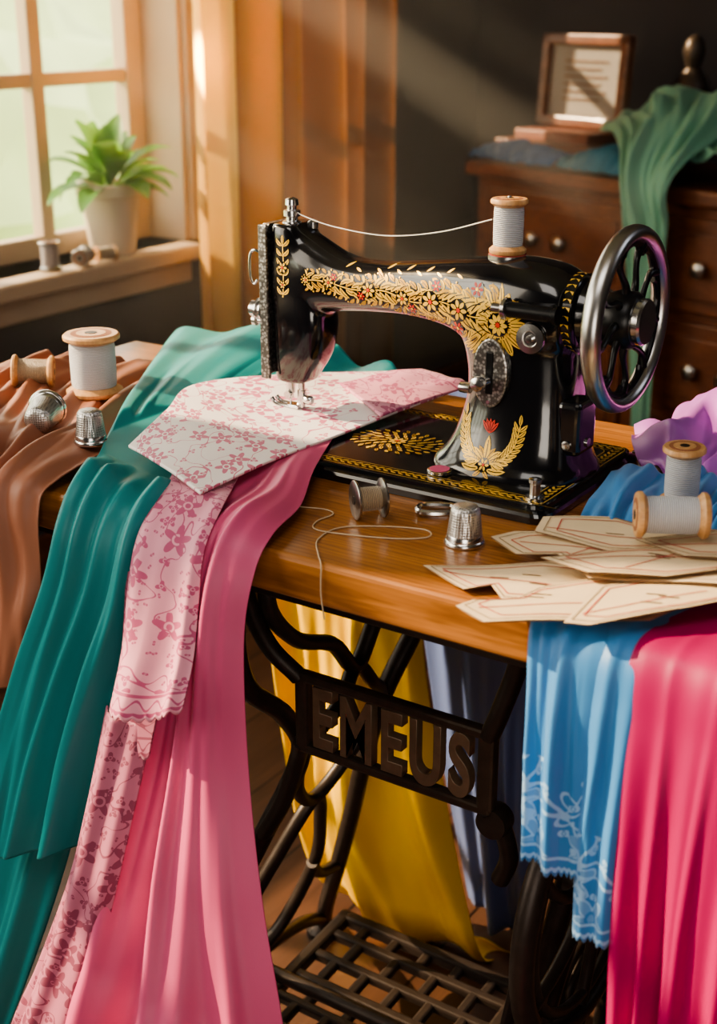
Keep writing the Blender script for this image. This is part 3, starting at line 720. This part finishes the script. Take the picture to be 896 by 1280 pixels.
def fplate(rx,rz,off,m,n=40,cx=cx,cz=cz):
    y=front(cx,cz).y; ys=min([front(cx+rx*.9*math.cos(a),cz+rz*.9*math.sin(a)).y for a in np.linspace(0,6.28,12)]+[y])
    vs=[(cx+rx*math.cos(2*pi*i/n),ys-off+.004,cz+rz*math.sin(2*pi*i/n)) for i in range(n)]+[(cx+rx*math.cos(2*pi*i/n),ys-off,cz+rz*math.sin(2*pi*i/n)) for i in range(n)]+[(cx+rx*.93*math.cos(2*pi*i/n),ys-off-.0008,cz+rz*.95*math.sin(2*pi*i/n)) for i in range(n)]
    b.add(vs,[tuple(range(2*n,3*n))]+[(j*n+i,j*n+(i+1)%n,(j+1)*n+(i+1)%n,(j+1)*n+i) for j in (0,1) for i in range(n)],m,smooth=False); return ys-off
ys=fplate(.0165,.030,.0022,m_engr)
b.box(cx-.0035,cx+.0035,ys-.0020,ys+.002,cz-.018,cz+.019,m_blackm,.001)
b.tube([(cx,ys-.002,cz-.006),(cx-.004,ys-.010,cz-.007)],.0035,m_steel,12,3)
b.lathe([(.003,0),(.006,.001),(.0068,.004),(.006,.008),(.002,.0095)],m_steel,T(cx-.004,ys-.008,cz-.007)@R(pi/2,'X'),20)
b.tube([(cx-.004,ys-.010,cz-.007),(cx-.014,ys-.012,cz-.011)],.0028,m_steel,12,3)
b.lathe([(.001,-.006),(.0045,-.005),(.005,0),(.0045,.005),(.001,.006)],m_steel,T(cx-.016,ys-.012,cz-.012)@R(pi/2,'Y'),16)
for dz in (.025,-.025): b.lathe([(.002,0),(.0018,.001)],m_steel,T(cx,ys-.0008,cz+dz)@R(pi/2,'X'),12)
ds=front(-.492,.889).y
b.lathe([(.004,0),(.0125,.001),(.0132,.003),(.0125,.005),(.007,.0055),(.006,.004),(.003,.004),(.003,.007),(.001,.0072)],m_steel,T(-.490,ds+.001,.888)@R(pi/2,'X'),32)
sy=.990
b.lathe([(.0085,0),(.0095,.001),(.0095,.004),(.007,.005)],m_steel,T(-.512,sy,.912)@R(pi/2,'Y'),24)
b.lathe([(.0065,0.003),(.0065,.045),(.008,.046),(.008,.05)],m_blackm,T(-.512,sy,.912)@R(pi/2,'Y'),24)
b.lathe([(.004,-.010),(.004,.001)],m_steeld,T(-.512,sy,.912)@R(pi/2,'Y'),16)
b.box(-.49,-.47,sy,1.02,.906,.918,m_blackm,.002)
b.box(-.470,-.448,1.012,1.048,.787,.834,m_black,.005,seg=3)
b.lathe([(.004,0),(.004,.002),(.002,.0025)],m_steel,T(-.4485,1.03,.797)@R(pi/2,'Y'),16)
b.lathe([(.004,0),(.004,.002),(.002,.0025)],m_steel,T(-.459,1.0125,.797)@R(pi/2,'X'),16)
b.lathe([(.008,.764),(.008,.766),(.0045,.7665),(.0045,.777),(.0055,.778),(.0055,.781),(.003,.782)],m_steel,T(-.462,.962,0),20)
b.lathe([(.009,.764),(.010,.766),(.006,.768)],m_steeld,T(-.50,1.12,0),20)
b.obj('steel_fittings',mac)
# hand wheel
b=B(); HX=T(-.424,YC,.904)@R(pi/2,'Y'); Rw=.0765
nseg=20; vs=[];fs=[];n=96
for i in range(n):
    a=2*pi*i/n
    for k in range(nseg):
        t=2*pi*k/nseg; r=Rw-.0055+.0065*math.cos(t); z=.0085*math.sin(t)
        vs.append((r*math.cos(a),r*math.sin(a),z))
for i in range(n):
    for k in range(nseg): fs.append((i*nseg+k,((i+1)%n)*nseg+k,((i+1)%n)*nseg+(k+1)%nseg,i*nseg+(k+1)%nseg))
b.add(vs,fs,m_rim,HX)
ns=9
b.tube([(.0635*math.cos(t),.0635*math.sin(t),0) for t in ci],.0028,m_blackm,8,4,1.4,True,X=HX)
for i in range(ns):
    a=2*pi*i/ns
    b.tube([(r*math.cos(a+o),r*math.sin(a+o),0) for r,o in ((.018,-.15),(.03,-.10),(.042,.06),(.053,.10),(.063,.0))],lambda t:.0046-.0020*math.sin(pi*t),m_blackm,10,5,.9,X=HX)
    b.tube([(r*math.cos(a+o),r*math.sin(a+o),0) for r,o in ((.056,.08),(.0605,.16),(.0625,pi/ns),(.0605,2*pi/ns-.16),(.056,2*pi/ns-.06))],.0024,m_blackm,8,4,X=HX)
b.lathe([(.001,-.022),(.018,-.022),(.022,-.014),(.024,-.008),(.024,.006),(.021,.010),(.001,.010)],m_blackm,HX,40)
b.lathe([(.0190,.009),(.0195,.016),(.018,.018),(.001,.019)],m_steel,HX,40)
b.obj('hand_wheel',mac)
b=B(); b.lathe([(.031,-.004),(.0335,-.002),(.0335,.008),(.031,.010)],m_black,T(-.468,YC,.905)@R(pi/2,'Y'),48)
for i in range(30):
    a=2*pi*i/30
    for s_ in (1,-1):
        q=Vector((math.cos(a),math.sin(a),0)); t_=Vector((-math.sin(a),math.cos(a),0)); c=q*.0338+Vector((0,0,.003))
        vs=[c,c+t_*.0018+Vector((0,0,.0022*s_)),c+t_*.004+Vector((0,0,.004*s_)),c+t_*.0005+Vector((0,0,.004*s_))]
        b.add(vs,[(0,1,2,3)],m_gold,T(-.468,YC,.905)@R(pi/2,'Y'))
b.obj('collar',mac)
b=B(); b.lathe([(.0165,.9435),(.0165,.947),(.002,.9475),(.002,.995),(.0015,.996)],m_steeld,T(-.536,YC,0),24); b.lathe([(.016,.946),(.016,.9478)],basic('red_felt',(.35,.07,.05),.9),T(-.536,YC,0),24); b.obj('spool_pin',mac)
so=spool('machine_spool',(-.536,YC,.971),(0,0,0),.0160,.046,m_thw,full=.80); so.parent=mac; so.location=Vector((-.536,YC,.971))-mac.location
b=B(); b.tube([(-.549,1.034,.976),(-.60,1.034,.961),(-.655,1.034,.953),(-.71,1.034,.956),(-.745,1.034,.963),(-.757,1.035,.968)],.00055,m_thlinew,6,8)
b.obj('top_thread',mac)

# ================================================================= FABRICS
G=cloth([[(-1.19,1.03,.756),(-1.15,.95,.756),(-1.10,.86,.756),(-1.05,.79,.757),(-1.05,.765,.735),(-1.055,.758,.65),(-1.055,.755,.55)],
         [(-1.07,1.09,.760),(-1.04,.98,.760),(-.99,.88,.760),(-.94,.79,.760),(-.94,.764,.735),(-.940,.758,.65),(-.955,.756,.55)],
         [(-.95,1.16,.755),(-.895,1.03,.755),(-.85,.90,.755),(-.835,.79,.755),(-.834,.765,.735),(-.834,.760,.65),(-.850,.757,.57)]],
        230,220,8,(.006,.009,.010,.013,.014,.015,.015),wr=.011,wf=(5,2.2),seed=3,minz=.7525,wid=.42,drift=.28,ua=(1,1,1,1,.9,.5))
cloth_obj('peach_silk_fabric',[G],[m_brown])
G=cloth([[(-1.06,1.215,.755),(-1.01,1.12,.757),(-.92,.97,.760),(-.840,.85,.760),(-.805,.79,.758),(-.797,.764,.735),(-.810,.754,.68),(-.842,.744,.60),(-.875,.732,.50),(-.90,.722,.39)],
         [(-.90,1.235,.785),(-.90,1.13,.775),(-.855,.98,.766),(-.785,.86,.762),(-.752,.79,.759),(-.748,.762,.735),(-.757,.750,.68),(-.780,.740,.61),(-.808,.729,.52),(-.833,.719,.42)],
         [(-.745,1.20,.757),(-.78,1.13,.757),(-.79,1.0,.757),(-.73,.87,.757),(-.700,.79,.756),(-.695,.762,.735),(-.705,.750,.68),(-.718,.740,.63),(-.738,.729,.55),(-.758,.720,.455)]],
        200,280,5,(.018,.015,.012,.012,.014,.017,.022,.025,.027),wr=.004,wf=(3,1),seed=1.2,minz=.7535,ua=(1,1,1,.75,.40,.5,.8,1),wid=.5,drift=.18)
g=G[0]; zc=np.interp(g[...,0],[-.90,-.86,-.80,-.76,-.70],[.80,.774,.764,.7585,.7545])
f=np.clip((g[...,1]-.79)/.05,0,1)*np.clip((1.20-g[...,1])/.03,0,1)
g[...,2]=g[...,2]*(1-f)+np.minimum(g[...,2],zc)*f
G2=cloth([[(-.82,.780,.750),(-.83,.769,.68),(-.87,.760,.55),(-.92,.752,.40),(-.955,.74,.25),(-.99,.72,.10)],
          [(-.74,.780,.750),(-.75,.769,.68),(-.78,.762,.55),(-.82,.754,.40),(-.87,.742,.25),(-.93,.72,.10)]],90,130,3,(.0,.004,.012,.018,.02),seed=2.5)
cloth_obj('teal_satin_fabric',[G,G2],[m_teal])
G=cloth([[(-.75,.96,.7665),(-.735,.91,.7665),(-.72,.85,.762),(-.710,.79,.757),(-.707,.762,.735),(-.712,.750,.68),(-.725,.738,.57),(-.735,.715,.48),(-.755,.69,.40),(-.785,.665,.31),(-.85,.64,.05)],
         [(-.722,.985,.7665),(-.69,.91,.7665),(-.665,.85,.762),(-.652,.79,.759),(-.648,.762,.737),(-.650,.748,.68),(-.654,.735,.57),(-.648,.705,.475),(-.638,.68,.39),(-.632,.655,.30),(-.64,.63,.05)],
         [(-.695,1.01,.7660),(-.652,.915,.7655),(-.620,.85,.758),(-.602,.79,.756),(-.598,.762,.735),(-.600,.750,.68),(-.588,.738,.57),(-.560,.715,.475),(-.528,.695,.39),(-.500,.675,.29),(-.46,.65,.05)]],
        240,300,5,(.000,.003,.007,.010,.014,.018,.024,.030,.034,.036),seed=2.2,minz=.7535,wid=.5,drift=.16)
cloth_obj('pink_satin_fabric',[G],[m_pink])
G=cloth([[(-.765,.865,.768),(-.740,.83,.769),(-.714,.79,.769),(-.703,.752,.747),(-.700,.736,.71),(-.698,.722,.66),(-.700,.704,.612)],
         [(-.73,.865,.769),(-.707,.83,.770),(-.684,.79,.771),(-.672,.750,.749),(-.668,.733,.71),(-.665,.718,.665),(-.665,.698,.618)],
         [(-.695,.865,.768),(-.675,.83,.769),(-.653,.79,.769),(-.640,.752,.749),(-.635,.736,.71),(-.631,.722,.67),(-.629,.704,.635)]],
        150,160,3,(.000,.001,.003,.006,.008,.010),seed=.6,scal=9,minz=.760,wid=.5)
G2=cloth([[(-.712,.738,.72),(-.710,.725,.64),(-.712,.708,.565)],[(-.675,.738,.72),(-.668,.725,.64),(-.670,.708,.578)]],60,60,2,(.001,.004),seed=.9,scal=5)
G3=cloth([[(-.728,.722,.60),(-.735,.700,.52),(-.742,.680,.455),(-.765,.657,.37),(-.79,.637,.29),(-.86,.612,.04)],
          [(-.705,.712,.60),(-.710,.686,.52),(-.715,.664,.455),(-.735,.640,.37),(-.755,.620,.29),(-.82,.595,.04)],
          [(-.675,.720,.60),(-.678,.690,.52),(-.682,.668,.455),(-.695,.644,.36),(-.71,.624,.28),(-.77,.60,.04)]],90,150,3,(.004,.008,.011,.014),seed=1.7,wid=.45)
cloth_obj('pink_floral_lace_fabric',[G,G2,G3],[m_lace,m_lace2,m_lace2])
G=cloth([[(-.797,.838,.781),(-.838,.935,.784),(-.874,1.023,.786),(-.815,1.11,.784),(-.752,1.19,.777)],
         [(-.736,.812,.780),(-.760,.915,.780),(-.777,1.0,.775),(-.747,1.10,.773),(-.71,1.19,.772)],
         [(-.676,.790,.777),(-.684,.89,.7745),(-.687,.99,.770),(-.680,1.09,.7685),(-.666,1.19,.769)]],
        130,130,2,(.003,.002,.000,.003,.005),seed=.3,up=(0,0,1),wid=.6)
G2=cloth([[(-.765,1.12,.780),(-.74,1.16,.782),(-.715,1.20,.782)],[(-.676,1.06,.775),(-.668,1.13,.776),(-.652,1.195,.776)]],50,40,2,(.002,.005),seed=.8,up=(0,0,1),wid=.6)
cloth_obj('white_floral_cotton_fabric',[G,G2],[m_white,m_lace],.0022)
G=cloth([[(-.98,1.262,.74),(-.96,1.27,.55),(-.94,1.275,.35),(-.93,1.275,.18),(-.915,1.28,.06),(-.86,1.29,.03)],
         [(-.87,1.260,.74),(-.86,1.262,.55),(-.85,1.260,.35),(-.84,1.255,.18),(-.80,1.25,.05),(-.76,1.28,.025)],
         [(-.75,1.262,.74),(-.74,1.27,.55),(-.715,1.275,.35),(-.69,1.28,.18),(-.655,1.28,.04),(-.63,1.32,.02)]],
        170,150,5,(.004,.018,.028,.032,.032,.02),wr=.003,seed=4.1,up=(0,-1,0),drift=.25,wid=.5)
cloth_obj('yellow_satin_fabric',[G],[m_yellow])
G=cloth([[(-.83,1.33,.74),(-.80,1.335,.5),(-.76,1.34,.25),(-.72,1.36,.02)],[(-.60,1.33,.74),(-.60,1.335,.5),(-.605,1.34,.25),(-.61,1.36,.02)]],90,90,4,(.01,.018,.02),seed=5.1,up=(0,-1,0))
cloth_obj('slate_blue_fabric',[G],[m_slate])
G=cloth([[(-.425,1.04,.756),(-.415,.96,.758),(-.395,.88,.754),(-.380,.81,.754),(-.366,.770,.748),(-.358,.758,.71),(-.352,.752,.65),(-.347,.746,.592)],
         [(-.38,1.05,.765),(-.372,.96,.762),(-.362,.88,.755),(-.35,.81,.755),(-.340,.768,.748),(-.337,.755,.71),(-.333,.748,.65),(-.328,.742,.590)],
         [(-.33,1.06,.757),(-.33,.96,.757),(-.33,.88,.754),(-.315,.81,.754),(-.31,.768,.748),(-.308,.757,.71),(-.307,.751,.65),(-.305,.745,.586)]],
        150,200,3,(.010,.008,.000,.001,.006,.011,.013),seed=6.3,scal=14,wr=.010,wf=(3.5,2.5),wamp=(1,1,.1,0,0,.1,.1),minz=.7525,wid=.5)
G2=cloth([[(-.36,1.05,.757),(-.34,.96,.757),(-.33,.88,.755),(-.32,.81,.755),(-.315,.771,.745),(-.314,.762,.71),(-.313,.757,.63),(-.309,.751,.540)],
          [(-.24,1.08,.757),(-.24,.96,.757),(-.25,.88,.755),(-.262,.81,.755),(-.268,.771,.745),(-.268,.762,.71),(-.269,.757,.63),(-.270,.751,.545)]],
        120,180,2,(.012,.010,.000,.001,.006,.010,.011),seed=7.3,scal=10,wr=.009,wf=(3.5,2.5),wamp=(1,1,.1,0,0,.1,.1),minz=.7525,wid=.5)
cloth_obj('embroidered_blue_fabric',[G,G2],[m_blue])
G=cloth([[(-.28,.86,.756),(-.288,.81,.756),(-.292,.768,.750),(-.290,.755,.70),(-.284,.746,.60),(-.275,.738,.48),(-.264,.730,.30),(-.26,.72,.04)],
         [(-.20,.86,.756),(-.20,.81,.756),(-.20,.765,.751),(-.20,.748,.70),(-.20,.736,.60),(-.195,.726,.48),(-.19,.716,.30),(-.18,.70,.04)],
         [(-.10,.86,.756),(-.10,.81,.756),(-.10,.768,.750),(-.10,.755,.70),(-.10,.746,.60),(-.10,.738,.48),(-.10,.730,.30),(-.095,.72,.04)]],
        200,190,8,(.000,.002,.012,.018,.021,.022,.024),seed=8.4,minz=.7535,wid=.45,drift=.06)
cloth_obj('magenta_satin_fabric',[G],[m_mag])
G=cloth([[(-.470,1.20,.755),(-.445,1.14,.758),(-.415,1.08,.755)],[(-.42,1.22,.775),(-.395,1.15,.782),(-.365,1.07,.760)],[(-.36,1.23,.785),(-.33,1.16,.79),(-.31,1.05,.764)],[(-.29,1.23,.775),(-.27,1.16,.785),(-.25,1.05,.762)],[(-.22,1.22,.757),(-.20,1.16,.76),(-.19,1.05,.757)]],
        200,130,5,(.012,.018,.012),wr=.012,wf=(4.5,1.2),seed=9.6,up=(0,0,1),minz=.7525,wid=.5,drift=.5)
cloth_obj('orchid_satin_fabric',[G],[m_purp])

# ================================================================= PAPERS
def paper(b,poly,z,dz=0,rot=0,lines=()):
    poly=[(x,y-.012) for x,y in poly]
    def P(x,y,o=0): return (x,y,z+dz*(x+.47)/.2+o+.0010*math.sin(x*60+z*900))
    bm=bmesh.new(); vsb=[bm.verts.new((x,y,0)) for x,y in poly]; bm.faces.new(vsb)
    bmesh.ops.triangulate(bm,faces=bm.faces[:])
    bmesh.ops.subdivide_edges(bm,edges=bm.edges[:],cuts=3,use_grid_fill=True)
    bm.verts.index_update()
    top=[P(v.co.x,v.co.y) for v in bm.verts]
    b.add(top,[tuple(v.index for v in f.verts) for f in bm.faces],m_paper,smooth=False)
    bot=[P(v.co.x,v.co.y,-.0006) for v in bm.verts]
    b.add(bot,[tuple(v.index for v in f.verts) for f in bm.faces],m_paper,smooth=False); bm.free()
    n=len(poly); cxx=sum(p[0] for p in poly)/n; cyy=sum(p[1] for p in poly)/n
    e=[P(x,y) for x,y in poly]+[P(x,y,-.0006) for x,y in poly]
    b.add(e,[(i,(i+1)%n,n+(i+1)%n,n+i) for i in range(n)],m_brn_ink,smooth=False)
    def line(p,q,w,m):
        d=Vector((q[0]-p[0],q[1]-p[1])); l=d.length
        if l<1e-5: return
        nx,ny=-d.y/l*w/2,d.x/l*w/2; K=10
        for k in range(K):
            a=(p[0]+(q[0]-p[0])*k/K,p[1]+(q[1]-p[1])*k/K); c=(p[0]+(q[0]-p[0])*(k+1)/K,p[1]+(q[1]-p[1])*(k+1)/K)
            b.add([P(a[0]+nx,a[1]+ny,.0005),P(a[0]-nx,a[1]-ny,.0005),P(c[0]-nx,c[1]-ny,.0005),P(c[0]+nx,c[1]+ny,.0005)],[(0,1,2,3)],m)
    for f1,f2,mm,ww in ((.92,.90,m_brn_ink,.0007),(.80,.74,m_pink_ink,.0010)):
        ins=[(cxx+(x-cxx)*f1,cyy+(y-cyy)*f2) for x,y in poly]
        for i in range(n): line(ins[i],ins[(i+1)%n],ww,mm)
    for (p,q) in lines: line((p[0],p[1]-.012),(q[0],q[1]-.012),.0010,m_pink_ink)
    rgp=random.Random(int(z*1e5))
    for i in range(3): # small caption marks
        x=cxx+rgp.uniform(-.03,.02); y=cyy+rgp.uniform(-.01,.01); line((x,y),(x+.014,y+.002),.0014,m_brn_ink)
b=B()
paper(b,[(-.478,.822),(-.430,.798),(-.415,.812),(-.395,.79),(-.36,.80),(-.33,.84),(-.345,.88),(-.40,.87),(-.44,.845)],.7535,.012,lines=[((-.46,.82),(-.36,.83))])
paper(b,[(-.415,.760),(-.385,.745),(-.33,.775),(-.29,.80),(-.27,.86),(-.33,.87),(-.38,.815),(-.385,.79),(-.41,.775)],.7580,.010,lines=[((-.40,.765),(-.29,.83)),((-.33,.78),(-.33,.86))])
paper(b,[(-.335,.762),(-.318,.765),(-.27,.82),(-.23,.88),(-.30,.88),(-.34,.83)],.7605,.012,lines=[((-.33,.78),(-.27,.85))])
paper(b,[(-.455,.885),(-.42,.86),(-.39,.868),(-.35,.835),(-.26,.86),(-.25,.91),(-.33,.93),(-.40,.925),(-.445,.905)],.7600,.016,lines=[((-.43,.885),(-.29,.89)),((-.38,.87),(-.36,.92))])
paper(b,[(-.435,.935),(-.425,.90),(-.36,.885),(-.30,.90),(-.24,.92),(-.29,.955),(-.34,.94),(-.385,.955)],.7625,.018,lines=[((-.42,.91),(-.28,.92))])
paper(b,[(-.395,.850),(-.35,.832),(-.30,.85),(-.24,.90),(-.26,.93),(-.34,.89)],.7645,.016,lines=[((-.38,.85),(-.28,.90)),((-.33,.85),(-.30,.91))])
paper(b,[(-.345,.905),(-.30,.885),(-.22,.90),(-.20,.95),(-.27,.965)],.7670,.016,lines=[((-.33,.90),(-.24,.93))])
b.obj('sewing_pattern_papers')

# ================================================================= NOTIONS
spool('thread_spool',(-.977,.983,.768+.033),(0,0,0),.029,.064,m_thw)
spool('thread_spool',(-1.043,.962,.788),(pi/2-.05,0,-.9),.017,.042,m_tht,full=.75)
spool('thread_spool',(-.347,.988,.774+.025),(.03,0,0),.0170,.048,m_thw)
spool('thread_spool',(-.321,.898,.799),(pi/2,0,-1.05),.0172,.052,m_thw)
spool('metal_bobbin',(-.572,.880,TZ+.0165),(pi/2,0,-.7),.0165,.026,m_tht,m_steeld,full=.6,metal=True)
def thimble(loc,rot,s=1):
    b=B(); b.lathe([(.0150,.002),(.0158,0),(.0162,.0015),(.0158,.003),(.0148,.004)],m_steel,Matrix.Scale(s,4),36)
    b.lathe([(.0146,.004),(.0142,.008),(.0139,.0085)],m_steel,Matrix.Scale(s,4),36)
    b.lathe([(.0139,.0085),(.0118,.026),(.0112,.029),(.0095,.0312),(.006,.0324),(.001,.0328)],m_dimple,Matrix.Scale(s,4),36)
    return b.obj('thimble',None,loc,rot)
thimble((-.478,.873,TZ+.0005),(0,0,0))
thimble((-.862,.858,.770),(0,0,0),.98)
thimble((-.935,.877,.787),(pi/2+.1,0,.5),1.15)
b=B(); b.lathe([(.010,0),(.0108,.0005),(.0108,.003),(.010,.0035),(.004,.0035),(.004,.0025),(.001,.0025)],m_steel,T(-.560,.974,.7645),30); b.lathe([(.0085,.0034),(.0088,.004),(.0045,.004)],m_pink,T(-.560,.974,.7645),30); b.obj('flat_bobbin')
b=B(); cl=[(-.545,.920),(-.525,.932),(-.512,.926),(-.52,.913),(-.538,.905)]
b.tube([(x,y,.754) for x,y in cl],.0028,m_steel,8,5,1,True); b.obj('metal_clip')
b=B(); b.tube([(-.43,1.075,.7545),(-.415,1.085,.7545),(-.405,1.075,.7545),(-.42,1.062,.7545)],.0025,m_steeld,8,5,1,True); b.box(-.432,-.422,1.066,1.08,.7505,.757,m_steeld,.001); b.obj('metal_clasp')
b=B(); b.box(-.455,-.415,1.148,1.166,.7505,.7555,m_steel,.001); b.lathe([(.0055,.755),(.0055,.768),(.003,.770)],m_steel,T(-.428,1.157,0),16); b.lathe([(.003,.755),(.003,.762)],m_steel,T(-.447,1.157,0),16); b.obj('hinge_bracket')
b=B()
th=[(-.640,.878),(-.635,.868),(-.612,.874),(-.600,.868),(-.602,.848),(-.592,.832),(-.560,.838),(-.525,.852),(-.508,.868),(-.518,.880),(-.550,.868),(-.578,.846),(-.578,.815),(-.560,.790)]
b.tube([(x,y,TZ+.0008) for x,y in th]+[(-.551,.780,.7505),(-.548,.7765,.745),(-.548,.776,.725),(-.545,.776,.705)],.0006,m_thline,6,6); b.obj('loose_thread')

# ================================================================= LIGHT
w=bpy.data.worlds.new('garden_sky'); S.world=w; w.use_nodes=True; nt=w.node_tree
bg=nt.nodes['Background']; tc=nt.nodes.new('ShaderNodeTexCoord'); sp=nt.nodes.new('ShaderNodeSeparateXYZ'); rp=nt.nodes.new('ShaderNodeValToRGB')
nt.links.new(tc.outputs['Generated'],sp.inputs[0]); nt.links.new(sp.outputs[2],rp.inputs[0]); nt.links.new(rp.outputs[0],bg.inputs[0])
rp.color_ramp.elements[0].color=(.95,.95,.72,1); rp.color_ramp.elements[0].position=.0; rp.color_ramp.elements[1].color=(1,.95,.78,1); rp.color_ramp.elements[1].position=.2
bg.inputs[1].default_value=3.9
def light(name,ty,loc,tgt,e,col,size=None,sy=None):
    l=bpy.data.lights.new(name,ty); l.energy=e; l.color=col
    if ty=='AREA':
        l.shape='RECTANGLE'; l.size=size; l.size_y=sy or size
    if ty=='SUN': l.angle=math.radians(.8)
    if ty=='SPOT': l.spot_size=math.radians(size); l.spot_blend=.7; l.shadow_soft_size=.01
    o=bpy.data.objects.new(name,l); COL.objects.link(o); o.location=loc
    o.rotation_euler=(Vector(tgt)-Vector(loc)).to_track_quat('-Z','Y').to_euler(); return o
sd=Vector((1.0,.34,-.66))
light('sun','SUN',(-5,-.7,3.5),Vector((-5,-.7,3.5))+sd,12,(1,.75,.46))
# added spotlights outside the window that draw the visible sun shafts
for i,(yy,zz,sz,en) in enumerate(((2.16,1.19,2.4,20000),(2.14,1.48,2.6,22000),(2.15,1.64,1.8,18000),(1.86,1.22,2.0,17000),(1.86,1.58,2.2,17000))):
    P1=Vector((-2.115,yy,zz)); light('sunbeam_%d'%(i+1),'SPOT',P1-sd*1.9,P1+sd,en,(1,.80,.55),sz)
light('window_daylight','AREA',(-1.85,-.3,1.4),(-.6,1.0,.6),17,(1,.88,.72),1.2,1.1)  # added fill at the unseen second window, brightens the cloth fronts
light('ceiling_lamp','AREA',(-.3,.0,2.4),(-.6,1.0,.6),10,(1,.93,.86),1.0,.8)  # added soft fill from overhead, no fixture modelled
light('back_lamp','AREA',(.9,2.2,2.2),(-.8,1.3,.8),4,(.85,.9,1),.8,.8)  # added cool rim light for highlights on the hand wheel
light('floor_lamp','AREA',(.35,-.45,.95),(-.75,1.2,.3),7,(1,.90,.78),.6,.6)  # added fill beside the camera to brighten the cloth under the table
N=NT('dusty_air_volume'); N.t.nodes.remove(N.b); vs_=N.n('VolumeScatter'); vs_.inputs['Density'].default_value=.06; vs_.inputs['Anisotropy'].default_value=.2; vs_.inputs['Color'].default_value=(1,.93,.82,1)
N.l(vs_.outputs[0],N.o.inputs['Volume'])
b=B(); b.box(-1.80,-1.00,1.42,2.66,.60,2.4,N.m,0); b.obj('dusty_air')  # added scatter box, placed so the spotlights show as shafts
try:
    S.view_settings.look='AgX - Medium High Contrast'
except Exception as e: print(e)
# ================================================================= CAMERA
cd=bpy.data.cameras.new('camera'); cam=bpy.data.objects.new('camera',cd); COL.objects.link(cam); S.camera=cam
cd.sensor_fit='VERTICAL'; cd.sensor_height=36; cd.lens=1700/1280*36
cam.location=(0,0,1.15); cam.rotation_euler=(pi/2-math.atan(640/1700),0,math.radians(33.5))
cd.clip_start=.05; cd.dof.use_dof=True; cd.dof.focus_distance=1.2; cd.dof.aperture_fstop=6.3
